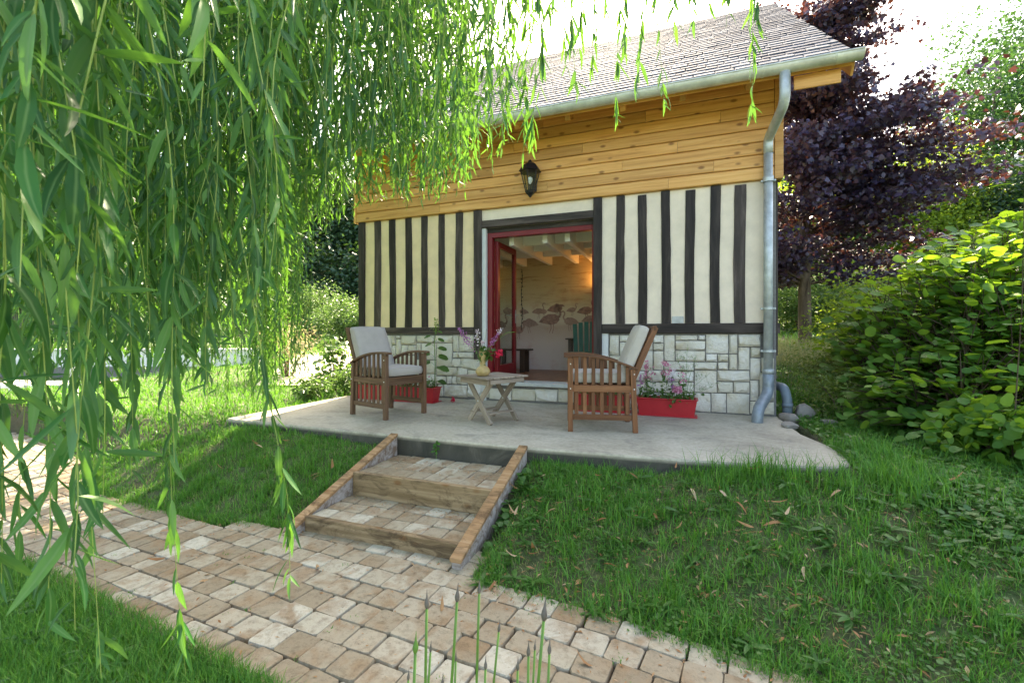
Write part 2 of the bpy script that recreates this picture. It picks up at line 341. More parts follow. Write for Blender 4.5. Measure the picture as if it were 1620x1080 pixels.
def height(u, v):
    u = np.asarray(u, float); v = np.asarray(v, float); X, Y = w2h(u, v)
    yt = ytop(X); t = np.clip((Y - yt) / (-2.25 - yt), 0, 1)
    low = -.43 + .05 * sstep(0, -1.6, Y - ylow(X))
    bank = t * t * (3 - 2 * t) * .5 + t * .5
    hi = -.11 + .095 * sstep(-1.2, -.4, X) + .04 * sstep(-3.6, -4.6, X) - .05 * sstep(.2, 1.6, X) * sstep(-1.0, -2.2, Y)
    z = np.where(Y < ylow(X), low, -.43 + bank * (hi + .43))
    z = z + .018 * field(u, v, 1.1, 3) * sstep(0, .25, t) * (1 - .75 * sstep(.8, 1, t)) * (Y > yt)
    z = z + .012 * field(u, v, .35, 9) * sstep(0, .2, t) * (1 - .8 * sstep(.85, 1, t))
    d = np.hypot(u * .8, v)
    far = .075 * np.clip(d - 7.5, 0, 14) + .30 * np.clip(d - 26, 0, 60) ** 1.0 + .04 * np.clip(d - 20, 0, 80)
    lf = sstep(-4, -9, u)
    far = far * (1 - .35 * lf * sstep(30, 10, d))
    z = z + far * (v > 0) * sstep(-2, 3, v) + .25 * field(u, v, 17, 14) * sstep(12, 30, d)
    z = np.where(in_steps(X, Y, -.02), -.55, z)
    z = np.where(in_slab(X, Y, -.05), -.3, z); z = np.where(in_house(X, Y) & (Y > .15) & (X < -.1) & (X > -5.35), -.3, z)
    z = np.where(in_path(X, Y, -.01), -.445, z)
    return z

# ground: one sheet, fine near the camera, coarse to the horizon
def axis(a, b, c, d, step, g=1.13):
    A = list(np.arange(b, c + 1e-6, step)); s = step; x = c
    while x < d: s *= g; x += s; A.append(x)
    s = step; x = b
    while x > a: s *= g; x -= s; A.insert(0, x)
    return np.array(A)
gu = axis(-260, -5.2, 4.2, 260, .045); gv = axis(-30, 1.0, 6.0, 420, .045)
GU, GV = np.meshgrid(gu, gv); GZ = height(GU, GV)
nu, nv = len(gu), len(gv); idx = np.arange(nu * nv).reshape(nv, nu)
GF = np.stack([idx[:-1, :-1], idx[:-1, 1:], idx[1:, 1:], idx[1:, :-1]], -1).reshape(-1, 4)
g = obj('ground', mesh_np('ground', np.stack([GU, GV, GZ], -1).reshape(-1, 3), GF, M['ground'], True)); tag(g, kind='structure')
def hz(u, v): return float(height(u, v))

# ------------------------------------------------------------------ terrace
def slab_outline():
    P = [(-5.47, 0.02), (-5.47, -2.13), (-5.42, -2.2), (-3.4, -2.21), (-2.0, -2.21), (-1.0, -2.14), (-.35, -2.06), (0, -1.97), (.15, -1.86), (.19, -1.65), (.17, -1.3), (.06, -.9), (.03, -.45), (.02, .02)]
    return P
P = slab_outline(); Q = []
for i in range(len(P)):
    a = P[i]; b = P[(i + 1) % len(P)]; n = max(1, int(math.hypot(b[0] - a[0], b[1] - a[1]) / .12))
    for k in range(n):
        t = k / n; x = a[0] + (b[0] - a[0]) * t; y = a[1] + (b[1] - a[1]) * t
        if y < -.02: x += random.uniform(-.006, .006); y += random.uniform(-.006, .006)
        Q.append((x, y))
n = len(Q); V = [(x, y, 0) for x, y in Q] + [(x, y, -.012) for x, y in Q] + [(x, y, -.5) for x, y in Q]
cx = sum(q[0] for q in Q) / n; cy = sum(q[1] for q in Q) / n
for i in range(n):
    x, y, z = V[i]; dx, dy = cx - x, cy - y; l = math.hypot(dx, dy); V[i] = (x + dx / l * .012, y + dy / l * .012, 0)
F = [tuple(range(n))] + [(i, i + n, (i + 1) % n + n, (i + 1) % n) for i in range(n)] + [(i + n, i + 2 * n, (i + 1) % n + 2 * n, (i + 1) % n + n) for i in range(n)]
t = MB().add(V, F).build('terrace', M['concrete']); t.location = HO; t.rotation_euler.z = HA; tag(t, kind='structure')
tm = t.data
bm = bmesh.new(); bm.from_mesh(tm); bmesh.ops.recalc_face_normals(bm, faces=bm.faces[:]); bm.to_mesh(tm); bm.free()

# ------------------------------------------------------------------ pavers
def paver_mesh(name, w, d, seed, mat, h=.05, detail=True):
    """tumbled block: worn corners, rounded arris; top at z=0, about 40 triangles"""
    rr = random.Random(seed); j = lambda a: rr.uniform(-a, a)
    c = .011; hw, hd = w / 2 - .0025, d / 2 - .0025
    ring = [(-hw + c, -hd), (hw - c, -hd), (hw, -hd + c), (hw, hd - c), (hw - c, hd), (-hw + c, hd), (-hw, hd - c), (-hw, -hd + c)]
    ring = [(x + j(.0035), y + j(.0035)) for x, y in ring]
    V = [(x * .965, y * .965, j(.0012)) for x, y in ring] + [(x, y, -.005) for x, y in ring] + [(x, y, -h) for x, y in ring] + [(0, 0, .001 + j(.001))]
    F = [(i, (i + 1) % 8, 24) for i in range(8)] + [(8 + i, 8 + (i + 1) % 8, (i + 1) % 8, i) for i in range(8)] + [(16 + i, 16 + (i + 1) % 8, 8 + (i + 1) % 8, 8 + i) for i in range(8)]
    return V, F
_pm = {}
def paver_obj(w, d, k, parent, loc, rz, tilt):
    key = (round(w, 2), round(d, 2), k)
    if key not in _pm:
        V, F = paver_mesh('paver', w, d, k * 7 + int(w * 1000), M['paver']); me = MB().add(V, F).mesh('paver', M['paver']); rounded(me, 28); _pm[key] = me
    o = obj('paver', _pm[key], parent); o.location = loc; o.rotation_euler = (tilt[0], tilt[1], rz); return o
pathX = np.linspace(-14, 2.2, 120); PV = []
for x in pathX: PV += [(x, float(ytop(x)) + .02, -.432), (x, float(ylow(x)) - .02, -.432)]
PF = [(2 * i, 2 * i + 1, 2 * i + 3, 2 * i + 2) for i in range(len(pathX) - 1)]
path = MB().add(PV, PF).build('path', M['sand']); path.location = HO; path.rotation_euler.z = HA; tag(path, kind='structure')
T = .146; TD = .139
base = lambda X: -3.22 - .06 * (X + 2.7) - .032 * max(0, X + 2.2) ** 2 + .035 * max(0, -X - 5.2) ** 1.6
tiles = []
for j in range(-7, 15):
    x = -12.0 + (j % 2) * .02; wild = True
    while x < 1.6:
        w = T if x > -3.6 else random.choice([T, T, T * .72, T * 1.28, T])
        xc = x + w / 2; x += w
        y = base(xc) - (j + .5) * TD; sl = (base(xc + .05) - base(xc - .05)) / .1
        if not (ylow(xc) - .03 < y < ytop(xc) + .03 + .04 * (xc > -1.3)): continue
        tiles.append((xc, y, w, sl))
def vis(u, v, z=-.4):
    if v < .2: return False
    return abs(u / v) < 1.2 and abs((z - .9) / v + .018) < .80
tl = []
for (x, y, w, sl) in tiles:
    u, v = h2w(x, y); tl.append((0 if vis(u, v) else 100, v, x, y, w, sl))
tl.sort(); RV, RF, RR = [], [], []
for i, (a, v, x, y, w, sl) in enumerate(tl):
    zz = -.405 + random.uniform(-.003, .003); rz = math.atan(sl) + random.gauss(0, .018); tilt = (random.gauss(0, .010), random.gauss(0, .010))
    loc = (x + random.gauss(0, .0025), y + random.gauss(0, .0025), zz)
    if i < 300 and a == 0: paver_obj(w, TD, i % 6, path, loc, rz, tilt)
    else:
        V, F = paver_mesh('', w, TD, i % 6 * 7 + int(w * 1000), None); c, s = math.cos(rz), math.sin(rz); n0 = len(RV)
        RV += [(loc[0] + c * p[0] - s * p[1], loc[1] + s * p[0] + c * p[1], loc[2] + p[2]) for p in V]; RF += [tuple(q + n0 for q in f) for f in F]; RR += [random.random()] * len(V)
if RV:
    me = MB().add(RV, RF).mesh('paver_field', M['paver']); at = me.attributes.new('rnd', 'FLOAT', 'POINT'); at.data.foreach_set('value', np.array(RR, np.float32))
    o = obj('paver_field', me, path); tag(o, kind='stuff')
print('pavers', len(tl))

# ------------------------------------------------------------------ steps
st = thing('garden_steps', 'two timber edged steps paved with pale blocks leading up to the concrete terrace', 'steps', HO, HA)
for s, x in ((-1, SX0 - .0), (1, SX1 + .0)):
    # string boards: sloping planks on edge either side
    y0, z0, y1, z1 = -3.36, -.40, -2.235, -.012
    dx = .028; hh = .17
    b = MB().add([(x - dx, y0, z0 - .12), (x + dx, y0, z0 - .12), (x + dx, y0, z0 + .03), (x - dx, y0, z0 + .03),
                  (x - dx, y1, -.30), (x + dx, y1, -.30), (x + dx, y1, z1 + .01), (x - dx, y1, z1 + .01)],
                 [(0, 1, 2, 3), (7, 6, 5, 4), (0, 4, 5, 1), (1, 5, 6, 2), (2, 6, 7, 3), (3, 7, 4, 0)]).mesh('side_board', M['sleeper'], bevel=.003)
    b.materials.clear(); b.materials.append(M['limewood']); obj('side_board', b, st)
    k = MB().add([(x - .036, y0 - .01, z0 + .031), (x + .036, y0 - .01, z0 + .031), (x + .036, y0 - .01, z0 + .056), (x - .036, y0 - .01, z0 + .056),
                  (x - .036, y1 - .003, z1 + .011), (x + .036, y1 - .003, z1 + .011), (x + .036, y1 - .003, z1 + .036), (x - .036, y1 - .003, z1 + .036)],
                 [(0, 1, 2, 3), (7, 6, 5, 4), (0, 4, 5, 1), (1, 5, 6, 2), (2, 6, 7, 3), (3, 7, 4, 0)])
    me = k.mesh('capping_rail', M['sleeper_top'], bevel=.003); obj('capping_rail', me, st)
xa, xb = SX0 + .031, SX1 - .031
bar('riser_board', (xa, -3.255, -.385), (xb, -3.255, -.385), .045, .145, M['sleeper'], st)
bar('riser_board', (xa, -2.79, -.247), (xb, -2.79, -.247), .045, .19, M['sleeper'], st)
for yy0, yy1, zt in ((-3.23, -2.815, -.320), (-2.765, -2.225, -.163)):
    MB().box(xa, xb, yy0, yy1, zt - .12, zt - .02).build('tread_bed', M['sand'], st)
    ny = 3 if yy1 < -2.5 else 4; ny = 3; d = (yy1 - yy0) / ny; nx = 8; w = (xb - xa) / nx
    for j in range(ny):
        for i in range(nx):
            off = (i + .5) * w
            paver_obj(w, d, (i + j * 3) % 6, st, (xa + off, yy0 + (j + .5) * d, zt + random.uniform(-.002, .002)), random.gauss(0, .012), (random.gauss(0, .008), random.gauss(0, .008)))

# ------------------------------------------------------------------ house
def PW(x, y, Y=-.03):
    """photo measurement on the facade plane -> house X and height"""
    r = (x - 810) / 720; X = (r * (HO.y + HC * Y) - HO.x - HS * Y) / (HC + r * HS); dd = HO.y - HS * X + HC * Y
    return X, .9 + (527 - y) * dd / 720
house = thing('garden_house', 'half timbered guest house with honey pine cladding, slate roof and open red glazed door', 'house', HO, HA)
XL = -5.44; DX0, DX1 = -3.475, -1.90; DEP = 6.8
# structural walls (mortar colour faces carry the stones)
w = MB(); w.box(XL, DX0, 0, .22, -.3, 3.75); w.box(DX1, 0, 0, .22, -.3, 3.75); w.box(DX0, DX1, 0, .22, 2.31, 3.75); w.box(DX0, DX1, 0, .22, -.3, .215)
w.box(XL, XL + .2, .22, .55, -.3, 3.75); w.box(XL, XL + .2, 1.85, DEP, -.3, 3.75); w.box(XL, XL + .2, .55, 1.85, -.3, .75); w.box(XL, XL + .2, .55, 1.85, 2.1, 3.75); w.box(-.2, 0, .22, DEP, -.3, 3.75); w.box(XL + .2, -.2, DEP - .2, DEP, -.3, 3.75)  # left wall leaves a gap for the added, unseen window
w.build('masonry_wall', M['mortar'], house)
# gable walls above
gz = lambda Y: 3.40 + (Y + .58) * .788
for x0, x1 in ((XL - .03, XL + .02), (-.02, .03)):
    g_ = MB().add([(x0, -.02, 2.56), (x0, DEP, 2.56), (x0, DEP, gz(-.02)), (x0, 3.38, gz(3.38)), (x0, -.02, gz(-.02)),
                   (x1, -.02, 2.56), (x1, DEP, 2.56), (x1, DEP, gz(-.02)), (x1, 3.38, gz(3.38)), (x1, -.02, gz(-.02))],
                  [(0, 1, 2, 3, 4), (9, 8, 7, 6, 5), (0, 5, 6, 1), (1, 6, 7, 2), (2, 7, 8, 3), (3, 8, 9, 4), (4, 9, 5, 0)])
    g_.build('gable_wall', M['pine'], house)
# cream render panels
for nm, x0, x1, z0, z1, mt in (('render_panel', -5.42, -3.59, .97, 2.555, 'render_left'), ('render_panel', -1.87, -.10, 1.0, 2.555, 'render'),
                               ('render_panel', -3.48, -1.96, 2.40, 2.555, 'render')):
    MB().box(x0, x1, -.018, .004, z0, z1).build(nm, M[mt], house)
MB().box(-3.478, -3.42, -.022, .235, .0, 2.31).build('door_reveal', M['reveal'], house, bevel=.004)
MB().box(-1.868, -1.79, -.022, .004, .02, .90).build('plaster_strip', M['reveal'], house, bevel=.003)
MB().box(-3.56, -3.479, -.016, .004, .0, .545).build('plaster_strip', M['reveal'], house, bevel=.003)
# half timbering: slightly crooked posts, each its own object
def crooked(name, x0, x1, z0, z1, y0, mat, amp=.007, seed=0):
    rr = random.Random(seed); n_ = 9; V = []; F = []; ph = rr.uniform(0, 6); a1 = rr.uniform(.4, 1) * amp; tap = rr.uniform(-.006, .006)
    for i in range(n_ + 1):
        t = i / n_; z = z0 + (z1 - z0) * t; o = a1 * math.sin(ph + t * 4.2) + rr.uniform(-.0015, .0015); o2 = rr.uniform(-.002, .002) + tap * (t - .5)
        y = y0 + rr.uniform(-.002, .002)
        V += [(x0 + o - o2, .0, z), (x0 + o - o2 + .0, y + .005, z), (x0 + o + .006 - o2, y, z), (x1 + o - .006 + o2, y, z), (x1 + o + o2, y + .005, z), (x1 + o + o2, .0, z)]
    for i in range(n_):
        for k in range(5): F.append((i * 6 + k, i * 6 + k + 1, i * 6 + 6 + k + 1, i * 6 + 6 + k))
    F.append((0, 5, 4, 3, 2, 1)); e = n_ * 6; F.append((e, e + 1, e + 2, e + 3, e + 4, e + 5))
    me = MB().add(V, F).mesh(name, mat); bm = bmesh.new(); bm.from_mesh(me); bmesh.ops.recalc_face_normals(bm, faces=bm.faces[:]); bm.to_mesh(me); bm.free()
    return obj(name, me, house)
LS = [(-5.227, -5.114), (-4.96, -4.853), (-4.687, -4.577), (-4.417, -4.316), (-4.14, -4.042), (-3.874, -3.769)]
RS = [(-1.698, -1.594), (-1.44, -1.339), (-1.178, -1.075), (-.919, -.814), (-.654, -.551), (-.412, -.296)]
for i, (a, b) in enumerate(LS): crooked('timber_stud', a, b, .985, 2.552, -.034, M['beam'], seed=i)
for i, (a, b) in enumerate(RS): crooked('timber_stud', a, b, 1.015, 2.552 - (i % 2) * .02, -.034, M['beam'], seed=i + 30, amp=.009)
crooked('timber_post', -5.50, -5.393, .895, 2.552, -.05, M['beam'], .002, 61)
crooked('timber_post', -3.588, -3.478, .549, 2.552, -.05, M['beam'], .002, 62)
crooked('timber_post', -1.966, -1.866, .26, 2.552, -.05, M['beam'], .002, 63)
crooked('timber_post', -.100, -.035, .66, 2.552, -.05, M['beam'], .002, 64)
def rail(x0, x1, z0, z1, y=-.046, m='beam_x'):
    o = bar('timber_rail', ((x0), y / 2 + .0, (z0 + z1) / 2), (x1, y / 2 + .0, (z0 + z1) / 2), abs(y), z1 - z0, M[m], house, bev=.006); return o
rail(-5.391, -3.590, .897, .982); rail(-1.864, -.104, .900, 1.012); rail(-3.476, -1.968, 2.312, 2.408)
MB().box(.004, .016, 0.0, 1.2, .66, 2.55).build('timber_post', M['beam'], house)
for x0_, x1_, z0_, z1_, mt_ in ((.001, .012, .97, 2.55, 'render'),): MB().box(x0_, x1_, .05, DEP - .1, z0_, z1_).build('side_render_panel', M[mt_], house)
for k_ in range(9): MB().box(.0125, .035, .75 + k_ * .68, .86 + k_ * .68, 1.01, 2.55).build('timber_stud', M['beam'], house)
MB().box(.001, .045, .05, DEP - .1, .9, 1.009).build('timber_rail', M['beam_x'], house)
# vent in the wall, small oval mark in the render
MB().box(-1.062, -.935, -.026, -.0185, 1.014, 1.095).build('render_patch', M['sill'], house, bevel=.01, segs=2)
# stones: each a block with its own rough split face
def stone_obj(x0, x1, z0, z1, seed, parent=None, mat=None):
    rr = random.Random(seed); gp = .0055; x0 += gp; x1 -= gp; z0 += gp; z1 -= gp
    if x1 - x0 < .02 or z1 - z0 < .015: return
    nx, nz_ = 4, 3; V = []; F = []
    cx_, cz_ = (x0 + x1) / 2, (z0 + z1) / 2; pr = rr.uniform(.026, .040)
    for j in range(nz_ + 1):
        for i in range(nx + 1):
            a, b = i / nx, j / nz_; ed = min(a, 1 - a, b, 1 - b) == 0
            y = -.012 if ed else -pr + rr.uniform(-.009, .009)
            if not ed: a += rr.uniform(-.07, .07); b += rr.uniform(-.08, .08); a = (a - .5) * 1.62 + .5 if (x1 - x0) > .1 else (a - .5) * 1.4 + .5; b = (b - .5) * 1.9 + .5
            q = (rr.uniform(-.002, .002), rr.uniform(-.002, .002)) if ed else (0, 0)
            V.append((x0 + (x1 - x0) * a - cx_ + q[0], y, z0 + (z1 - z0) * b - cz_ + q[1]))
    for j in range(nz_):
        for i in range(nx): k = j * (nx + 1) + i; F.append((k, k + 1, k + nx + 2, k + nx + 1))
    n0 = len(V); rim = [i for i in range(nx)] + [j * (nx + 1) + nx for j in range(nz_)] + [nz_ * (nx + 1) + i for i in range(nx, 0, -1)] + [j * (nx + 1) for j in range(nz_, 0, -1)]
    V += [(V[k][0], .003, V[k][2]) for k in rim]
    for i in range(len(rim)): F.append((rim[(i + 1) % len(rim)], rim[i], n0 + i, n0 + (i + 1) % len(rim)))
    me = MB().add(V, F).mesh('stone', mat or M['stone']); rounded(me, 35)
    o = obj('stone', me, parent or house); o.location = (cx_, 0, cz_); return o
sid = [100]
def stones_from(lst, ox, oy, s):
    for (a, b, c_, d_) in lst:
        X0, _ = PW(ox + a / s, 600); X1, _ = PW(ox + b / s, 600); xm = ox + (a + b) / 2 / s
        _, Z1 = PW(xm, oy + c_ / s); _, Z0 = PW(xm, oy + d_ / s)
        Z1 = min(Z1, .893); Z0 = max(Z0, .004); X1 = min(X1, -.004); sid[0] += 1
        stone_obj(X0, X1, Z0, Z1, sid[0])
plinthR = [(420, 484, 200, 333), (484, 566, 200, 246), (484, 566, 246, 333), (566, 700, 200, 300), (566, 700, 300, 430), (700, 770, 200, 254), (700, 770, 254, 302), (770, 842, 200, 370), (842, 988, 200, 237), (988, 1038, 200, 237),
           (842, 1038, 237, 301), (842, 1038, 301, 372), (700, 770, 302, 428), (1038, 1187, 190, 321), (1187, 1246, 190, 323), (1246, 1394, 190, 279), (1038, 1115, 321, 374), (1115, 1187, 323, 374),
           (1115, 1187, 374, 428), (1187, 1246, 323, 428), (1246, 1325, 279, 428), (1325, 1394, 279, 347), (1394, 1480, 347, 440), (964, 1112, 374, 428), (770, 964, 372, 432), (660, 770, 428, 503),
           (964, 1112, 428, 572), (1112, 1323, 428, 501), (1112, 1216, 501, 574), (1216, 1323, 501, 576), (1323, 1394, 347, 490), (1323, 1382, 490, 627), (1382, 1480, 440, 628), (964, 1073, 572, 695),
           (1073, 1173, 574, 700), (1173, 1322, 576, 708), (1322, 1480, 628, 712), (770, 964, 432, 503), (660, 824, 503, 572), (824, 964, 503, 572), (660, 794, 572, 690), (794, 964, 572, 693),
           (420, 566, 333, 430), (420, 500, 430, 560), (500, 660, 430, 500), (500, 580, 500, 560), (580, 660, 500, 600), (420, 580, 560, 680), (580, 660, 600, 685), (378, 420, 330, 420), (378, 420, 420, 560), (378, 420, 560, 676)]
stones_from(plinthR, 860, 480, 4.05)
plinthL = [(400, 430, 225, 295), (400, 430, 295, 372), (430, 466, 225, 250), (430, 466, 250, 368), (466, 574, 225, 294), (574, 704, 225, 280), (704, 834, 225, 280), (466, 514, 294, 368), (514, 574, 294, 368), (574, 610, 280, 348), (610, 716, 280, 400), (716, 834, 280, 450),
           (834, 877, 222, 345), (877, 990, 222, 345), (834, 877, 345, 390), (877, 990, 345, 390), (830, 892, 390, 455), (892, 1045, 390, 472), (716, 864, 450, 516), (864, 938, 455, 578), (716, 788, 516, 576), (788, 828, 516, 576), (828, 864, 516, 578), (938, 1050, 472, 565),
           (716, 768, 576, 664), (768, 938, 578, 668), (938, 1045, 565, 670), (400, 574, 368, 450), (574, 716, 400, 500), (400, 490, 450, 540), (490, 640, 450, 570), (640, 716, 500, 620), (400, 490, 540, 650), (490, 640, 570, 655), (640, 716, 620, 660),
           (165, 230, 225, 330), (230, 320, 225, 290), (230, 320, 290, 380), (320, 400, 225, 360), (165, 320, 380, 470), (165, 230, 330, 380), (320, 400, 360, 470), (165, 260, 470, 560), (260, 400, 470, 540), (260, 400, 540, 645), (165, 260, 560, 640)]
stones_from(plinthL, 530, 480, 4.5)
stones_from([(1050, 1092, 600, 672), (1092, 1253, 604, 686), (1253, 1423, 606, 693), (1423, 1584, 608, 700), (1584, 1740, 610, 708), (1740, 1880, 612, 716)], 530, 480, 4.5)
# threshold sill
MB().box(-3.41, -1.868, -.075, .235, .216, .262).build('door_sill', M['sill'], house, bevel=.006)
# cladding boards: nine rows of pine, butt jointed, each plank its own object
rowh = .136; cuts = {0: [-4.1, -1.1], 1: [-2.55, -.62], 2: [-4.6, -1.62], 3: [-3.3, -1.0], 4: [-4.2, -2.1], 5: [-3.0, -.55], 6: [-4.7, -1.35], 7: [-2.6], 8: [-3.8, -.9], 9: [-3.0]}
for r_ in range(9):
    z0 = 2.558 + r_ * rowh; xs = [-5.52] + cuts[r_] + [-.028]
    for a, b in zip(xs[:-1], xs[1:]):
        zz = z0 + random.uniform(-.001, .001); L_ = b - a - .003
        # shiplap profile: bottom edge proud, tapering up
        hl = L_ / 2; prof = [(0, 0), (-.058 + .0, .000), (-.066, .006), (-.062, rowh - .014), (-.052, rowh - .006), (0, rowh - .006)]
        V = [(-hl, y, z) for y, z in prof] + [(hl, y, z) for y, z in prof]
        F = [(0, 1, 2, 3, 4, 5), (11, 10, 9, 8, 7, 6)] + [(i, i + 6, (i + 1) % 6 + 6, (i + 1) % 6) for i in range(6)]
        me = MB().add(V, F).mesh('cladding_board', M['pine']); o = obj('cladding_board', me, house); o.location = ((a + b) / 2, -.004, zz)
MB().box(-.026, .056, -.078, -.002, 2.545, 3.80).build('corner_board', M['pine'], house, bevel=.003)
MB().box(.031, .056, -.001, .09, 2.545, 3.80).build('corner_board', M['pine'], house, bevel=.003)
MB().box(-5.56, -5.522, -.078, .05, 2.545, 3.80).build('corner_board', M['pine'], house, bevel=.003)
# roof
roof = obj('roof', None, house) if False else None
ang = math.atan(.788); ca, sa = math.cos(ang), math.sin(ang); RL = 3.98 / ca; RX0, RX1 = -6.05, .52
def slope(x, s, nrm): return (x, -.60 + s * ca - nrm * sa, 3.42 + s * sa + nrm * ca)
def deck(front):
    V = []
    for x in (RX0, RX1):
        for s, nn in ((0, 0), (RL, 0), (RL, -.035), (0, -.035)):
            p = slope(x, s, nn); V.append(p if front else (p[0], 2 * 3.38 - p[1], p[2]))
    F = [(0, 1, 5, 4), (2, 3, 7, 6), (0, 4, 7, 3), (1, 2, 6, 5), (0, 3, 2, 1), (4, 5, 6, 7)]
    me = MB().add(V, F).mesh('roof_deck', M['pine_soffit']); bm = bmesh.new(); bm.from_mesh(me); bmesh.ops.recalc_face_normals(bm, faces=bm.faces[:]); bm.to_mesh(me); bm.free(); return me
rd = obj('roof', deck(True), house); rb = obj('roof', deck(False), house)
for k in range(11):
    x = -5.9 + k * .62
    p0 = slope(x, .05, -.085); p1 = slope(x, 1.25, -.085)
    bar('rafter', p0, p1, .06, .10, M['pine_soffit'], rd, up=(0, -sa, ca))
for x in (RX1 + .012, RX0 - .012):
    bar('barge_board', slope(x, -.0, -.07), slope(x, RL, -.07), .022, .17, M['pine'], rd, up=(0, -sa, ca))
    bar('barge_board', (x, 2 * 3.38 + .6, 3.36), (x, 3.38, 6.49), .022, .17, M['pine'], rb, up=(0, sa, ca))
bar('eave_board', (RX0, -.572, 3.395), (RX1, -.572, 3.395), .02, .06, M['pine_soffit'], rd)
bar('soffit_board', (.06, -.545, 3.30), (.44, -.545, 3.30), .02, .13, M['pine'], rd)
# slates
SW, SE = .215, .1445; nrow = int(RL / SE) + 1; sl_ = []
for i in range(nrow):
    x = RX0 - random.uniform(0, .02) - (i % 2) * SW / 2 + .0; 
    while x < RX1 - .02:
        w_ = SW * random.choice([1, 1, 1, .86, 1.14]); a = max(x, RX0 - .02); b = min(x + w_, RX1 + .03)
        if b - a > .05: sl_.append((i, (a + b) / 2, b - a))
        x += w_
def slate_geo(w_, seed):
    rr = random.Random(seed); q = lambda a: rr.uniform(-a, a); h = w_ / 2 - .004; L_ = SE * 1.9; t_ = .015
    pts = [(-h + q(.002), q(.004)), (0, q(.003)), (h + q(.002), q(.004)), (h, L_), (-h, L_)]
    V = [(x, y, t_) for x, y in pts] + [(x, y, 0) for x, y in pts]
    F = [(0, 1, 2, 3, 4)] + [(i + 5, (i + 1) % 5 + 5, (i + 1) % 5, i) for i in range(5)]
    return V, F
def slate_mat4(i, xc):
    s = i * SE - .03; til = -.055 + random.gauss(0, .008); yaw = random.gauss(0, .006)
    base_ = Matrix.Translation(slope(xc, s, .020 + random.uniform(0, .003))) @ Matrix(((1, 0, 0), (0, ca, -sa), (0, sa, ca))).to_4x4()
    return base_ @ Matrix.Rotation(til, 4, 'X') @ Matrix.Rotation(yaw, 4, 'Z')
def depth_of(i, x):
    p = slope(x, i * SE, 0); u, v = h2w(p[0], p[1]); X_ = u / v; Y_ = (p[2] - .9) / v
    return (0 if (abs(X_) < 1.13 and Y_ < .74 and X_ > 0.0) else 50) + v
sl_.sort(key=lambda q: depth_of(q[0], q[1]))
_sm = {}; RV, RF, RR = [], [], []
for k, (i, xc, w_) in enumerate(sl_):
    Mx = slate_mat4(i, xc); w_ = round(w_, 2)
    if k < 300:
        key = (w_, k % 3)
        if key not in _sm: _sm[key] = MB().add(*slate_geo(w_, k)).mesh('slate', M['slate'])
        obj('slate', _sm[key], rd, Mx)
    else:
        V, F = slate_geo(w_, k % 17); n0 = len(RV); RV += [tuple(Mx @ Vector(p)) for p in V]; RF += [tuple(q + n0 for q in f) for f in F]; RR += [random.random()] * len(V)
me = MB().add(RV, RF).mesh('slate_field', M['slate']); at = me.attributes.new('rnd', 'FLOAT', 'POINT'); at.data.foreach_set('value', np.array(RR, np.float32))
tag(obj('slate_field', me, rd), kind='stuff')
for k in range(14):
    x0 = RX0 + k * (RX1 - RX0) / 14; x1 = x0 + (RX1 - RX0) / 14 - .004; h_ = random.uniform(-.004, .004)
    MB().add([(x0, 3.26, 6.455 + h_), (x1, 3.26, 6.455 + h_), (x1, 3.38, 6.575 + h_), (x0, 3.38, 6.575 + h_), (x0, 3.50, 6.455 + h_), (x1, 3.50, 6.455 + h_)], [(0, 1, 2, 3), (3, 2, 5, 4), (0, 3, 4), (1, 5, 2), (0, 4, 5, 1)]).build('ridge_tile', M['slate'], rd)
# gutter: half round zinc with rolled bead, stop end and joint clips
def half_pipe(x0, x1, r, cy, cz, th=.003, n_=14):
    V = []; F = []
    for x in (x0, x1):
        for rr in (r, r - th):
            V += [(x, cy - rr * math.cos(math.pi * k / n_), cz - rr * math.sin(math.pi * k / n_)) for k in range(n_ + 1)]
    m_ = n_ + 1
    for k in range(n_):
        F += [(k, k + 1, 2 * m_ + k + 1, 2 * m_ + k), (m_ + k + 1, m_ + k, 3 * m_ + k, 3 * m_ + k + 1), (k + 1, k, m_ + k, m_ + k + 1), (2 * m_ + k, 2 * m_ + k + 1, 3 * m_ + k + 1, 3 * m_ + k)]
    F += [(0, 2 * m_, 3 * m_, m_), (n_, m_ + n_, 3 * m_ + n_, 2 * m_ + n_)]
    return V, F
GY, GZ_ = -.665, 3.425; gr = .068
gm = MB().add(*half_pipe(RX0 - .05, .575, gr, GY, GZ_)).mesh('gutter', M['zinc']); rounded(gm, 50); gut = obj('gutter', gm, house)
MB().tube([(RX0 - .05, GY - gr, GZ_), (.575, GY - gr, GZ_)], .009, 8).build('gutter_bead', M['zinc'], gut, smooth=True)
e_ = [(.577, GY - gr * math.cos(math.pi * k / 14), GZ_ - gr * math.sin(math.pi * k / 14)) for k in range(15)]
e2 = [(.572, y, z) for _, y, z in e_]
MB().add(e_ + e2, [tuple(range(15)), tuple(range(29, 14, -1))]).build('gutter_end', M['zinc'], gut)
for x in (-5.6, -4.7, -3.8, -2.62, -1.85, -1.02, -.22, .36):
    me = MB().add(*half_pipe(x - .008, x + .008, gr + .004, GY, GZ_)).mesh('gutter_clip', M['zinc']); rounded(me, 50); obj('gutter_clip', me, gut)
def bez(P, n_=6):
    """smooth polyline through corner points with rounded corners"""
    out = [Vector(P[0])]
    for i in range(1, len(P) - 1):
        a, b, c_ = Vector(P[i - 1]), Vector(P[i]), Vector(P[i + 1]); r = min((b - a).length, (c_ - b).length) * .42
        s = b + (a - b).normalized() * r; e = b + (c_ - b).normalized() * r
        out += [s * (1 - t) ** 2 + b * 2 * t * (1 - t) + e * t * t for t in [k / n_ for k in range(n_ + 1)]]
    return out + [Vector(P[-1])]
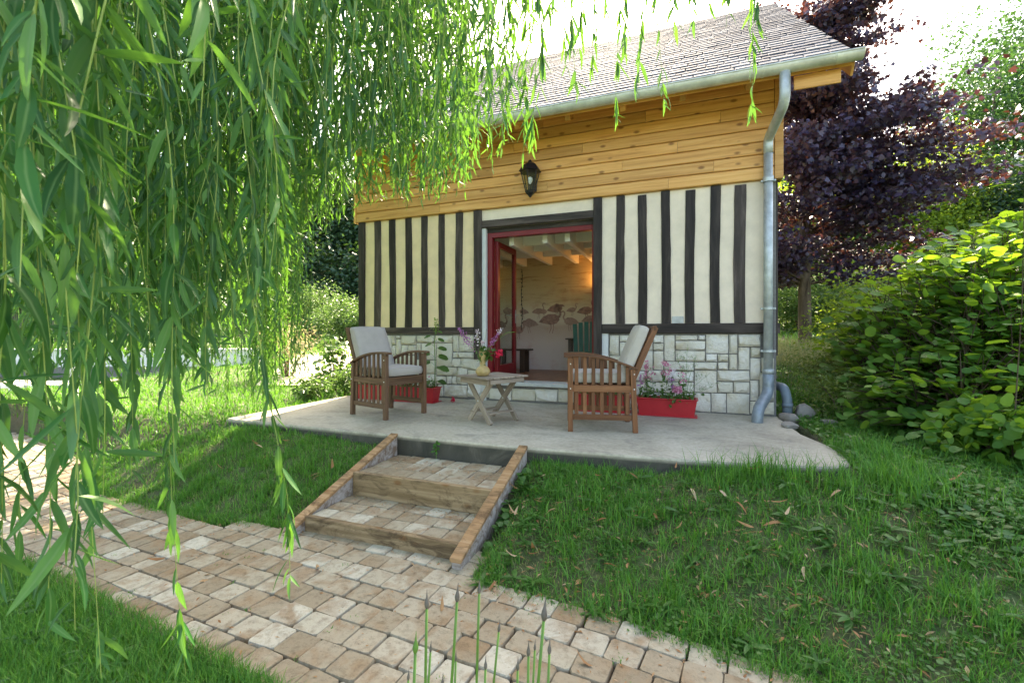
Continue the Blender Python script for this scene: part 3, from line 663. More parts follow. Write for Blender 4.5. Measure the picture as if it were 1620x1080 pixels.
dp = MB().tube(bez([(-.035, GY, 3.36), (-.035, GY, 3.08), (-.095, -.13, 2.955), (-.095, -.13, 2.80)]), .046, 18).build('downpipe_offset', M['galv'], house, smooth=True)
MB().tube([(-.095, -.13, 2.82), (-.095, -.13, .42)], .044, 18).build('downpipe', M['galv'], house, smooth=True)
MB().tube([(-.095, -.13, 2.56), (-.095, -.13, 2.50)], .051, 18).build('pipe_collar', M['galv'], house, smooth=True)
MB().tube(bez([(-.095, -.13, .47), (-.095, -.13, .27), (-.235, -.42, .12), (-.235, -.42, -.12)]), .054, 18).build('downpipe_shoe', M['shoe'], house, smooth=True)
MB().tube([(-.095, -.13, .52), (-.095, -.13, .47)], .055, 18).build('pipe_collar', M['galv'], house, smooth=True)
for z in (2.50, 1.15, .70):
    b = MB().tube([(-.095, -.13, z), (-.095, -.13, z + .022)], .055, 18); b.box(-.165, -.025, -.14, -.12, z, z + .022); b.box(-.105, -.085, -.09, -.03, z, z + .022)
    b.build('pipe_bracket', M['galv'], house)
    for x in (-.158, -.032): MB().tube([(x, -.155, z + .011), (x, -.105, z + .011)], .008, 8).build('bracket_bolt', M['galv'], house)

# door: red frame, one glazed leaf opened inwards
fr = MB(); fr.box(-3.418, -3.35, .03, .12, .262, 2.25); fr.box(-2.00, -1.905, .03, .12, .262, 2.25); fr.box(-3.35, -2.00, .03, .12, 2.185, 2.25)
frame = fr.build('door_frame', M['red'], house, bevel=.004)
MB().box(-3.42, -1.905, .028, .13, 2.252, 2.311).build('frame_head_batten', M['beam_x'], house)  # dark timber strip closing the gap above the door frame
leaf = obj('door_leaf', None, house); leaf.location = (-3.325, .12, 0); leaf.rotation_euler = (0, 0, R(90)); leaf.empty_display_size = .1
LW = .72
for nm, a in (('stile', (0, .075)), ('stile', (LW - .075, LW))):
    MB().box(a[0], a[1], -.025, .025, .275, 2.155).build(nm, M['red'], leaf, bevel=.004)
MB().box(.075, LW - .075, -.025, .025, 2.075, 2.155).build('top_rail', M['red'], leaf, bevel=.004)
MB().box(.075, LW - .075, -.025, .025, .275, .46).build('bottom_rail', M['red'], leaf, bevel=.004)
MB().box(.075, LW - .075, -.004, .004, .46, 2.075).build('glass_pane', M['glass'], leaf)
for s in (-1, 1):
    h_ = MB().box(LW - .052, LW - .028, s * .026, s * .031, 1.05, 1.25) if s > 0 else MB().box(LW - .052, LW - .028, -.031, -.026, 1.05, 1.25)
    h_.tube([(LW - .04, s * .03, 1.17), (LW - .04, s * .07, 1.17), (LW - .16, s * .07, 1.17)], .008, 8).build('handle', M['galv'], leaf)
# room inside
BY = 2.15
MB().box(XL + .2, -.2, .235, DEP - .2, .18, .255).build('room_floor', M['floorwood'], house)
MB().box(XL + .2, -.2, .221, DEP - .2, 2.32, 2.40).build('ceiling', M['ceiling'], house)
for k, x in enumerate([-5.03, -4.56, -4.09, -3.62, -3.144, -2.668, -2.36, -1.9, -1.43, -.96, -.49]):
    MB().box(x - .035, x + .035, .222, BY, 2.10, 2.318).build('ceiling_joist', M['ceiling'], house, bevel=.004)
for y in (.62, 1.12, 1.62):
    for a, b in zip([-4.56, -4.09, -3.62, -3.144, -2.668, -2.36], [-4.09, -3.62, -3.144, -2.668, -2.36, -1.9]):
        MB().box(a + .036, b - .036, y - .03, y + .03, 2.16, 2.318).build('noggin', M['ceiling'], house)
def mural():
    m, N, L, b = newmat('painted_board_mural'); tc = N.new('ShaderNodeTexCoord'); v = tc.outputs['Object']
    sp = N.new('ShaderNodeSeparateXYZ'); L.new(v, sp.inputs[0])
    mr = N.new('ShaderNodeMapRange'); mr.inputs[1].default_value = .26; mr.inputs[2].default_value = 2.3; L.new(sp.outputs[2], mr.inputs[0])
    n = noise(N, L, coords(N, L, (1.2, 1, 9), jitter=False), 2.2, 6, .7, .5); n2 = noise(N, L, coords(N, L, jitter=False), 3.5, 6, .7)
    ad = N.new('ShaderNodeMath'); ad.operation = 'MULTIPLY_ADD'; ad.inputs[1].default_value = .10; L.new(n2, ad.inputs[0]); L.new(mr.outputs[0], ad.inputs[2])
    c = ramp(N, L, ad.outputs[0], [(.05, (.55, .48, .47)), (.28, (.60, .50, .46)), (.42, (.52, .40, .33)), (.47, (.66, .59, .49)), (.56, (.68, .60, .46)), (.66, (.60, .49, .31)), (.9, (.55, .42, .25))])
    c = mixc(N, L, c, (.26, .11, .05), mixc(N, L, (0, 0, 0), ramp(N, L, n, [(.52, (0, 0, 0)), (.68, (.8, .8, .8))]), ramp(N, L, mr.outputs[0], [(.50, (0, 0, 0)), (.65, (.8, .8, .8))])))
    c = mixc(N, L, c, (.45, .20, .14), ramp(N, L, n2, [(.55, (0, 0, 0)), (.75, (.5, .5, .5))]))
    L.new(c, b.inputs['Base Color']); b.inputs['Roughness'].default_value = .8; return m
M['mural'] = mural()
mur = MB().box(XL + .2, -.2, BY, BY + .06, .256, 2.319).build('mural_wall', M['mural'], house)
M['ink'] = plain('brown_pink_print', (.36, .22, .185), .8, nz=.4, scale=18, bs=0); M['ink2'] = plain('pale_pink_print', (.42, .28, .235), .8, nz=.3, scale=18, bs=0)
def bird(x, z, s, flip, mat, pose):
    V = []; F = []
    def poly(P):
        n0 = len(V); V.extend([(x + flip * a * s, BY - .003, z + b * s) for a, b in P]); F.append(tuple(range(n0, n0 + len(P))))
    def stroke(P, w0, w1):
        for i in range(len(P) - 1):
            a = Vector((*P[i],)); b = Vector((*P[i + 1],)); d_ = (b - a).normalized(); nn = Vector((-d_.y, d_.x)); wa = w0 + (w1 - w0) * i / (len(P) - 1); wb = w0 + (w1 - w0) * (i + 1) / (len(P) - 1)
            poly([a + nn * wa, a - nn * wa, b - nn * wb, b + nn * wb])
    poly([(-.80, -.16), (-.52, .14), (-.18, .31), (.22, .32), (.48, .17), (.52, -.04), (.34, -.25), (0, -.34), (-.36, -.27)])
    if pose == 0: neck = [(.38, .08), (.56, .2), (.58, .42), (.46, .6), (.5, .8), (.62, .86)]; hd = (.66, .84)
    elif pose == 1: neck = [(.38, .05), (.6, .05), (.68, -.15), (.58, -.36), (.62, -.5)]; hd = (.64, -.55)
    else: neck = [(.36, .1), (.2, .3), (-.02, .36), (-.1, .26)]; hd = (-.12, .24)
    stroke(neck, .075, .055); poly([(hd[0] - .08, hd[1] - .05), (hd[0] - .02, hd[1] + .06), (hd[0] + .09, hd[1] + .03), (hd[0] + .2, hd[1] - .1), (hd[0] + .12, hd[1] - .09)])
    stroke([(-.02, -.25), (.0, -.55), (-.12, -.82)], .03, .02); stroke([(.12, -.24), (.16, -.5), (.08, -.85)], .03, .02)
    o = MB().add(V, F).build('painted_flamingo', mat, mur); return o
for i, (px_, py_, s, f_, mt, po) in enumerate([(872, 505, .27, 1, 'ink', 0), (838, 511, .20, -1, 'ink2', 2), (902, 508, .19, -1, 'ink2', 0), (880, 488, .20, 1, 'ink', 2), (852, 492, .15, 1, 'ink2', 0), (828, 493, .13, -1, 'ink2', 2),
                                             (927, 491, .19, 1, 'ink', 0), (820, 522, .18, 1, 'ink', 0), (790, 515, .24, 1, 'ink', 0), (803, 492, .16, -1, 'ink2', 2), (860, 493, .11, 1, 'ink2', 2), (905, 490, .12, 1, 'ink2', 0), (780, 495, .15, 1, 'ink2', 1), (935, 505, .2, 1, 'ink2', 1)]):
    bx, bz = PW(px_, py_, BY); bird(bx, bz, s * 1.08, f_, M[mt], po)

# ------------------------------------------------------------------ leaves: templates and instancing into arrays
def tpl_lance(rows, w, droop, fold=.25, curl=0):
    """slim leaf along +X, three vertices per row"""
    V = [(0, 0, 0)]; mid = [1]
    for t in rows:
        h = w * (math.sin(math.pi * min(1, t ** .8)) ** .8) / 2; z = -droop * t * t; y = curl * t * t
        V += [(t, y - h, z + h * fold), (t, y, z), (t, y + h, z + h * fold)]; mid += [0, 1, 0]
    V.append((1, curl, -droop)); mid.append(1); F = [(0, 1, 2), (0, 2, 3)]; n_ = len(rows)
    for i in range(n_ - 1):
        a = 1 + 3 * i; F += [(a, a + 3, a + 4), (a, a + 4, a + 1), (a + 1, a + 4, a + 5), (a + 1, a + 5, a + 2)]
    a = 1 + 3 * (n_ - 1); e = len(V) - 1; F += [(a, e, a + 1), (a + 1, e, a + 2)]
    return np.array(V, float), np.array(F), np.array(mid, float)
def tpl_simple(w, droop=.15):
    V = [(0, 0, 0), (.45, -w / 2, -.02), (.45, 0, -droop * .3 - .03), (.45, w / 2, -.02), (1, 0, -droop)]
    return np.array(V, float), np.array([(0, 1, 2), (0, 2, 3), (1, 4, 2), (2, 4, 3)]), np.array([1, 0, 1, 0, 1.])
def tpl_round(seed=0, n_=11, droop=.18, serr=.05):
    """broad hazel leaf, heart base, pointed tip, serrated rim, ribbed"""
    rr = random.Random(seed); V = [(.48, 0, 0)]; mid = [1]
    for k in range(n_):
        a = math.pi + 2 * math.pi * k / n_; r = .47 + (.10 if abs(math.cos(a) - 1) < .05 else 0) + rr.uniform(-serr, serr)
        x = .48 + r * math.cos(a) * 1.04; y = r * math.sin(a) * .92
        V.append((x, y, -droop * ((x - .3) ** 2 * 1.4 + y * y * .9) + abs(y) * .16 + (k % 2) * .022)); mid.append(0)
    V[1] = (.06, 0, 0); F = [(0, 1 + k, 1 + (k + 1) % n_) for k in range(n_)]
    return np.array(V, float), np.array(F), np.array(mid, float)
def tpl_palm():
    V = [(.35, 0, .0)]; 
    for a, r in ((180, .3), (245, .5), (285, .34), (315, .6), (340, .36), (0, .72), (60, .42), (112, .5)):
        V.append((.35 + r * math.cos(R(a)), r * math.sin(R(a)), -.22 * r * r)); 
    return np.array(V, float), np.array([(0, 1 + k, 1 + (k + 1) % 8) for k in range(8)]), np.array([1] + [0] * 8, float)
def basis(dirs, nor):
    x = dirs / np.linalg.norm(dirs, axis=1, keepdims=True)
    y = np.cross(nor, x); ln = np.linalg.norm(y, axis=1, keepdims=True); y = np.where(ln < 1e-4, np.array([[0, 1., 0]]), y / np.maximum(ln, 1e-4))
    z = np.cross(x, y); return np.stack([x, y, z], 2)          # columns
def instance(tpls, pos, dirs, nor, size, wid=None):
    """returns V, F, rnd, mid for all leaves; tpls is a list of variants with equal topology"""
    B = basis(dirs, nor); N_ = len(pos); TV = np.stack([t[0] for t in tpls]); k = rng.integers(0, len(tpls), N_)
    L_ = TV[k] * size[:, None, None]
    if wid is not None: L_[:, :, 1] *= wid[:, None]
    V = np.einsum('nij,nkj->nki', B, L_) + pos[:, None, :]; m_ = TV.shape[1]
    F = (tpls[0][1][None] + (np.arange(N_) * m_)[:, None, None]).reshape(-1, tpls[0][1].shape[1])
    return V.reshape(-1, 3), F, np.repeat(rng.random(N_), m_), np.tile(tpls[0][2], N_)
def leafmesh(name, parts, mat, parent=None, kind=None, smooth=True):
    V = []; F = []; r_ = []; m_ = []; n0 = 0
    for (v, f, a, b) in parts: V.append(v); F.append(f + n0); r_.append(a); m_.append(b); n0 += len(v)
    me = mesh_np(name, np.concatenate(V), np.concatenate(F), mat, smooth, {'rnd': np.concatenate(r_), 'mid': np.concatenate(m_)})
    o = obj(name, me, parent)
    if kind: o['kind'] = kind
    return o
def tubes_np(paths, radii, n_=3):
    """many thin tubes at once: paths (N,m,3), radii (N,m)"""
    N_, m_, _ = paths.shape; k = np.arange(n_) * 2 * np.pi / n_
    ring = np.stack([np.cos(k), np.sin(k), np.zeros(n_)], -1)
    V = paths[:, :, None, :] + ring[None, None] * radii[:, :, None, None]
    i0 = (np.arange(N_) * m_ * n_)[:, None, None] + (np.arange(m_ - 1) * n_)[None, :, None] + np.arange(n_)[None, None]
    i1 = (np.arange(N_) * m_ * n_)[:, None, None] + (np.arange(m_ - 1) * n_)[None, :, None] + ((np.arange(n_) + 1) % n_)[None, None]
    return V.reshape(-1, 3), np.stack([i0, i1, i1 + n_, i0 + n_], -1).reshape(-1, 4)
def leaf_objects(name, tpls, pos, dirs, nor, size, wid, mat, parent):
    """the leaves that show largest, each an object; mesh data shared between alike ones"""
    B = basis(dirs, nor); ms = []
    for v, f, m_ in tpls: ms.append(mesh_np(name, v, f, mat, True, {'mid': m_}))
    for i in range(len(pos)):
        Mx = Matrix([[*(B[i, r_] * (size[i], size[i] * (wid[i] if wid is not None else 1), size[i])), pos[i, r_]] for r_ in range(3)] + [[0, 0, 0, 1]])
        obj(name, ms[i % len(ms)], parent, Mx)

# ------------------------------------------------------------------ willow
willow = thing('willow_tree', 'weeping willow whose leafy hanging shoots curtain the left half of the view', 'tree', (-5.9, 3.4, -.3))
wl = Vector(willow.location)
def wob(P): return [Vector(p) - wl for p in P]
MB().tube(wob([(-5.9, 3.4, -.5), (-5.85, 3.4, 1), (-5.7, 3.35, 2.6), (-5.4, 3.3, 4.2), (-5.1, 3.3, 6.2), (-4.9, 3.2, 8.4)]), [.42, .34, .30, .26, .2, .12], 14).build('trunk', M['bark'], willow, smooth=True)
for P_ in ([(-5.5, 3.3, 3.9), (-4.2, 3.0, 5.4), (-2.6, 2.6, 6.3), (-.9, 2.3, 6.5), (.8, 2.1, 5.9), (1.6, 2.0, 5.0)], [(-5.4, 3.3, 4.4), (-4.4, 4.1, 6.2), (-3.2, 4.8, 7.3), (-1.9, 5.2, 7.4), (-.9, 5.2, 6.8)],
           [(-5.5, 3.3, 3.6), (-4.3, 2.0, 5.0), (-2.8, 1.0, 5.6), (-1.4, .6, 5.4), (-.5, .4, 4.8)], [(-5.4, 3.3, 4.0), (-5.5, 4.8, 5.6), (-5.2, 6.2, 6.4), (-4.6, 7.2, 6.2)], [(-5.4, 3.3, 4.3), (-7.0, 3.6, 6.2), (-8.2, 4.0, 6.6)]):
    MB().tube(wob(P_), list(np.linspace(.16, .03, len(P_))), 8).build('bough', M['bark'], willow, smooth=True)
TW = [tpl_lance([.15, .4, .68, .88], .165, d_, .3, c_) for d_, c_ in ((.12, .10), (.28, -.12), (.05, .2), (.40, .05), (.2, -.24), (-.12, .06))]
TS = [tpl_simple(.19, .1), tpl_simple(.17, .3)]
def strands(n_, xr, vr, bot, top_extra=.35, spacing=.032, leaf=(.07, .115), sway=.12, cluster=7, jit=.22, seg=10, bushy=1.0, tilt=.0):
    """hanging shoots: xr = lateral slope range u/v, vr = distance range, bot(u/v, v) = height of the shoot's end"""
    out = []; k = 0
    while k < n_:
        r0 = rng.uniform(*xr); v0 = math.exp(rng.uniform(math.log(vr[0]), math.log(vr[1])))
        for j in range(int(rng.integers(max(1, cluster // 2), cluster + 1))):
            if k >= n_: break
            v = v0 + rng.normal(0, jit * .8) ; u = r0 * v0 + rng.normal(0, jit)
            if v < vr[0] * .8: continue
            if v < .5: continue
            zb = bot(u / v, v)
            if zb is None: continue
            zt = .9 + .80 * v + top_extra
            if zt < zb + .15: continue
            out.append((u, v, zb, zt)); k += 1
    out = np.array(out); N_ = len(out); t = np.linspace(0, 1, seg)
    ph = rng.uniform(0, 6.28, (N_, 2)); amp = rng.normal(0, sway, (N_, 2)); Ls = out[:, 3] - out[:, 2]
    dx = amp[:, :1] * (1 - t) ** 1.5 + .012 * np.sin(ph[:, :1] + t * 9); dy = amp[:, 1:] * (1 - t) ** 1.5 + .012 * np.sin(ph[:, 1:] + t * 8)
    P_ = np.stack([out[:, :1] + dx, out[:, 1:2] + dy, out[:, 3:4] - Ls[:, None] * t], -1)
    rad = (.0026 - .0019 * t)[None] * np.ones((N_, 1)) * bushy
    # leaves
    cnt = np.maximum(3, (Ls / spacing).astype(int)); tot = cnt.sum(); sid_ = np.repeat(np.arange(N_), cnt)
    loc = np.concatenate([(np.arange(c_) + rng.random(c_) * .5) / c_ for c_ in cnt]); loc = np.clip(loc, 0, .999)
    f = loc * (seg - 1); i = f.astype(int); a = (f - i)[:, None]
    pos = P_[sid_, i] * (1 - a) + P_[sid_, np.minimum(i + 1, seg - 1)] * a
    az = rng.uniform(0, 6.28, tot); dist_tip = (1 - loc) * Ls[sid_]
    sp = rng.uniform(.12, .95, tot); sp = np.where(dist_tip < .12, rng.uniform(.1, 1.1, tot), sp); sp = np.where(rng.random(tot) < .12, rng.uniform(.9, 1.7, tot), sp)
    d_ = np.stack([np.cos(az) * np.sin(sp), np.sin(az) * np.sin(sp), -np.cos(sp)], -1)
    nr = np.stack([np.cos(az), np.sin(az), np.full(tot, .35)], -1) + rng.normal(0, .35, (tot, 3))
    sz = rng.uniform(*leaf, tot) * np.clip(.45 + dist_tip / .28, .45, 1); wd = rng.uniform(.75, 1.15, tot)
    return P_, rad, pos, d_, nr, sz, wd
def cone(yb, spread): return lambda r_, v: .9 - ((np.interp(810 + 720 * r_, *yb) - abs(rng.normal(0, spread))) - 527) / 720 * v
groups = []
# near shoots, lower left (within 1.3 m)
groups.append(('near', strands(15, (-1.28, -.82), (.62, 1.35), cone(([-200, 60, 130, 200, 260], [1100, 1080, 1000, 760, 700]), 170), spacing=.024, leaf=(.075, .12), cluster=3, jit=.09, sway=.04, seg=14)))
groups.append(('near', strands(16, (-.84, -.55), (.95, 1.7), cone(([200, 300, 420], [930, 700, 560]), 150), spacing=.024, leaf=(.07, .115), cluster=2, jit=.08, sway=.05, seg=14)))
def single(pts, sp=.021, leaf=(.065, .105)):
    """one shoot through the given places (top to tip)"""
    P0 = np.array(pts, float); d_ = np.concatenate([[0], np.cumsum(np.linalg.norm(np.diff(P0, axis=0), axis=1))]); L_ = d_[-1]
    t = np.linspace(0, L_, 14); P_ = np.stack([np.interp(t, d_, P0[:, i]) for i in range(3)], -1)[None]
    c_ = int(L_ / sp); loc = np.sort(rng.random(c_)) * .999; f = loc * 13; i = f.astype(int); a = (f - i)[:, None]
    pos = P_[0, i] * (1 - a) + P_[0, np.minimum(i + 1, 13)] * a; az = rng.uniform(0, 6.28, c_); dt = (1 - loc) * L_
    sp_ = np.where(dt < .08, rng.uniform(.3, 1.0, c_), rng.uniform(.15, .6, c_))
    dd = np.stack([np.cos(az) * np.sin(sp_), np.sin(az) * np.sin(sp_), -np.cos(sp_)], -1)
    nr = np.stack([np.cos(az), np.sin(az), np.full(c_, .3)], -1) + rng.normal(0, .3, (c_, 3))
    return P_, np.linspace(.002, .0007, 14)[None], pos, dd, nr, rng.uniform(*leaf, c_) * np.clip(.5 + dt / .2, .5, 1), rng.uniform(.8, 1.1, c_)
groups.append(('near', single([(-.75, 1.25, 1.2), (-.665, 1.23, .78), (-.60, 1.22, .45), (-.585, 1.2, .24)], .026)))
groups.append(('near', single([(-.95, 1.25, 1.9), (-.93, 1.22, 1.0), (-.90, 1.2, .5), (-.88, 1.2, .2), (-.86, 1.2, .0)], .03)))
groups.append(('near', single([(-.82, .85, 1.6), (-.80, .84, .9), (-.76, .83, .45), (-.74, .82, .28)], .028)))
groups.append(('near', strands(20, (-1.35, -.72), (.48, .85), cone(([-200, 100, 300], [700, 560, 380]), 200), spacing=.024, leaf=(.075, .115), cluster=2, jit=.05, sway=.05, seg=14)))
# sparse shoots in front of the roof
for px0, yb in ((832, 250), (846, 235), (858, 150), (905, 150), (922, 90), (940, 120), (975, 195), (990, 95), (1015, 150), (1045, 170), (1068, 75), (1095, 60), (1155, 45), (1192, 190), (1198, 60), (875, 60), (890, 110), (1125, 12), (868, 45), (955, 40)):
    v = random.uniform(1.8, 2.3); u = (px0 - 810) / 720 * v; zb = .9 + (527 - yb) / 720 * v
    groups.append(('near', single([(u + .05 * random.uniform(-1, 1), v, .9 + .8 * v + .2), (u, v, zb + .25), (u + random.uniform(-.02, .02), v, zb)], random.uniform(.024, .036), (.08, .12))))
# the main curtain
mid_b = ([60, 200, 300, 380, 440, 480, 560, 600, 700, 760, 800, 830, 850], [640, 620, 640, 560, 470, 400, 340, 330, 325, 300, 250, 190, 60])
groups.append(('mid', strands(215, (-1.15, -.50), (1.3, 2.4), cone(mid_b, 110), spacing=.034, cluster=8, jit=.2)))
groups.append(('mid', strands(265, (-.52, .0), (1.7, 3.3), cone(mid_b, 60), spacing=.032, cluster=9, jit=.17, leaf=(.06, .10))))
groups.append(('mid', strands(150, (-1.2, -.35), (2.4, 3.9), cone(([60, 200, 380, 440, 470, 560], [560, 600, 560, 420, 360, 330]), 120), spacing=.05, cluster=9, jit=.25)))
# outer curtain reaching almost to the lawn, lit from behind
far_b = ([-60, 220, 330, 420, 455, 470, 500, 560], [520, 540, 640, 645, 640, 430, 330, 300])
groups.append(('far', strands(190, (-1.12, -.49), (4.6, 6.6), cone(far_b, 60), spacing=.055, cluster=12, jit=.35, leaf=(.08, .13), top_extra=.2)))
groups.append(('far', strands(110, (-.57, -.485), (5.0, 6.2), cone(([300, 455, 470], [640, 645, 600]), 60), spacing=.04, cluster=12, jit=.12, leaf=(.07, .12), top_extra=.2)))
near = [np.concatenate([g_[1][k] for g_ in groups if g_[0] == 'near']) for k in (2, 3, 4, 5, 6)]
keep = near[0][:, 1] + np.minimum(0, near[1][:, 1]) * .1 > .46; near = [a_[keep] for a_ in near]
big = near[3] / np.maximum(near[0][:, 1], .3); r_ = near[0][:, 0] / near[0][:, 1]; zz = (near[0][:, 2] - .9) / near[0][:, 1]
big = np.where((abs(r_) < 1.1) & (zz < .72) & (zz > -.75), big, 0); order = np.argsort(-big)
sel = order[:300]; rest = order[300:]; wv = np.array(wl)
leaf_objects('leaf', TW, near[0][sel] - wv, near[1][sel], near[2][sel], near[3][sel], near[4][sel], M['willow'], willow)
parts_ = [instance(TW, near[0][rest] - wv, near[1][rest], near[2][rest], near[3][rest], near[4][rest])]
for kind_, g_ in groups:
    if kind_ == 'mid': parts_.append(instance(TW, g_[2] - wv, g_[3], g_[4], g_[5], g_[6]))
leafmesh('foliage', parts_, M['willow'], willow, 'stuff')
parts_ = [instance(TS, g_[2] - wv, g_[3], g_[4], g_[5], g_[6]) for k_, g_ in groups if k_ == 'far']
leafmesh('outer_foliage', parts_, M['willow'], willow, 'stuff')
tv, tf, n0 = [], [], 0
for k_, g_ in groups:
    a, b = tubes_np(g_[0] - wv, g_[1], 4 if k_ == 'near' else 3); tv.append(a); tf.append(b + n0); n0 += len(a)
tw = obj('hanging_shoots', mesh_np('hanging_shoots', np.concatenate(tv), np.concatenate(tf), M['twig'], True), willow); tw['kind'] = 'stuff'
print('willow leaves', sum(len(g_[1][2]) for g_ in groups))

# ------------------------------------------------------------------ trees, shrubs
def blob_leaves(lobes, ncl, nper, size, spread, tpls, flat=.6, up=.5, shell=.55):
    """leaf clusters through the volume of ellipsoid lobes (x,y,z,rx,ry,rz)"""
    lb = np.array(lobes, float); w_ = (lb[:, 3] * lb[:, 4] * lb[:, 5]) ** (2 / 3); k = rng.choice(len(lb), ncl, p=w_ / w_.sum())
    d_ = rng.normal(size=(ncl, 3)); d_ /= np.linalg.norm(d_, axis=1, keepdims=True); rr = rng.uniform(shell, 1.08, (ncl, 1)) ** .7
    c_ = lb[k, :3] + d_ * rr * lb[k, 3:]
    ci = np.repeat(np.arange(ncl), nper); N_ = len(ci); csz = rng.uniform(.5, 1.3, ncl)[ci]
    off = rng.normal(size=(N_, 3)) * spread * csz[:, None]; off[:, 2] *= flat
    pos = c_[ci] + off; dr = rng.normal(size=(N_, 3)); dr[:, 2] = dr[:, 2] * .5 - .35; dr += off / spread * .5
    nr = rng.normal(size=(N_, 3)) * .55 + np.array([0, 0, up]); s = size * rng.uniform(.6, 1.25, N_)
    return instance(tpls, pos, dr, nr, s)
TP = [tpl_palm()]; TR = [tpl_round(i) for i in range(4)]; 
def tpl_quad(w, d): return np.array([(0, 0, 0), (.5, -w / 2, .06), (1, 0, -d), (.5, w / 2, .06)], float), np.array([(0, 1, 2), (0, 2, 3)]), np.array([1, 0, 1, 0.])
TB = [tpl_quad(.6, .15), tpl_quad(.5, .3)]
def tree(name, label, u, v, h, r, mat, n_=700, per=11, size=.22, trunk=.16, lobes=None, group=None, cat='tree', z0=None, spread=.38, base_=.28):
    z = hz(u, v) if z0 is None else z0
    t = thing(name, label, cat, (u, v, z), 0, group)
    tk = MB().tube([(0, 0, -.3), (random.uniform(-.1, .1), 0, h * .3), (random.uniform(-.3, .3), random.uniform(-.2, .2), h * .6), (0, 0, h * .9)], [trunk * 1.2, trunk, trunk * .6, trunk * .15], 9)
    if lobes is None:
        lobes = [(0, 0, h * .62, r * .75, r * .75, h * .34)]
        for k in range(9):
            a = random.uniform(0, 6.28); q = random.uniform(.35, .8); lobes.append((math.cos(a) * r * q, math.sin(a) * r * q, h * random.uniform(base_ + .1, .88), r * random.uniform(.25, .5), r * random.uniform(.25, .5), h * random.uniform(.09, .18)))
    for lb in lobes[1:]: tk.tube([(0, 0, max(.2, lb[2] * .55)), (lb[0] * .5, lb[1] * .5, lb[2] * .8), (lb[0], lb[1], lb[2])], [trunk * .45, trunk * .28, trunk * .1], 5)
    tk.build('trunk', M['bark'], t, smooth=True)
    leafmesh('crown', [blob_leaves(lobes, n_, per, size, spread, TB)], mat, t, smooth=False)
    return t
# purple maple
mu, mv = 8.35, 13.0; mz = hz(mu, mv)
maple = thing('maple_tree', 'tall purple leaved maple with straight pale trunk standing behind the right corner of the house', 'tree', (mu, mv, mz))
tr = MB().tube([(0, 0, -.3), (.02, 0, .0), (.0, 0, 2), (.05, 0, 5), (0, 0, 8), (0, 0, 11)], [.22, .175, .15, .12, .08, .02], 14)
bp, bc = [], []
prof = lambda z: np.interp(z, [1.2, 2.2, 3.6, 5.4, 7.2, 9.0, 11, 12], [2.2, 3.9, 5.3, 5.0, 3.4, 2.2, 1.1, .3])
for k in range(118):
    z = 1.65 + 9.55 * (k + random.random()) / 150; a = random.uniform(0, 6.28); L_ = prof(z) * random.uniform(.6, 1.12) * (1 - .42 * max(0, -math.sin(a)))
    if z < 1.9 and math.cos(a) * 1 < 0: L_ *= .8
    rise = random.uniform(.05, .32) * L_ + (z > 8) * L_ * .25
    P_ = [(0, 0, z), (math.cos(a) * L_ * .5, math.sin(a) * L_ * .5, z + rise * .7), (math.cos(a) * L_, math.sin(a) * L_, z + rise - .08 * L_)]
    tr.tube(P_, [.045, .025, .006], 5, False)
    for q in np.arange(.28, 1.03, .10 if L_ > 2 else .16):
        i = 0 if q < .5 else 1; f_ = q * 2 - i; p = np.array(P_[i]) * (1 - f_) + np.array(P_[min(i + 1, 2)]) * f_
        for _ in range(3): bc.append(p + rng.normal(0, .16 + .11 * q * L_ * .5, 3) * (1, 1, .28))
tr.build('trunk', M['bark'], maple, smooth=True)
bc = np.array(bc); ci = np.repeat(np.arange(len(bc)), 24); N_ = len(ci)
off = rng.normal(size=(N_, 3)) * (.22, .22, .07); pos = bc[ci] + off; dr = np.stack([rng.normal(size=N_), rng.normal(size=N_), rng.normal(size=N_) * .3 - .7], -1)
nr = rng.normal(size=(N_, 3)) * .5 + (0, -.1, .75)
leafmesh('crown', [instance(TP, pos, dr, nr, rng.uniform(.085, .15, N_))], M['maple'], maple, smooth=False)
print('maple', N_)
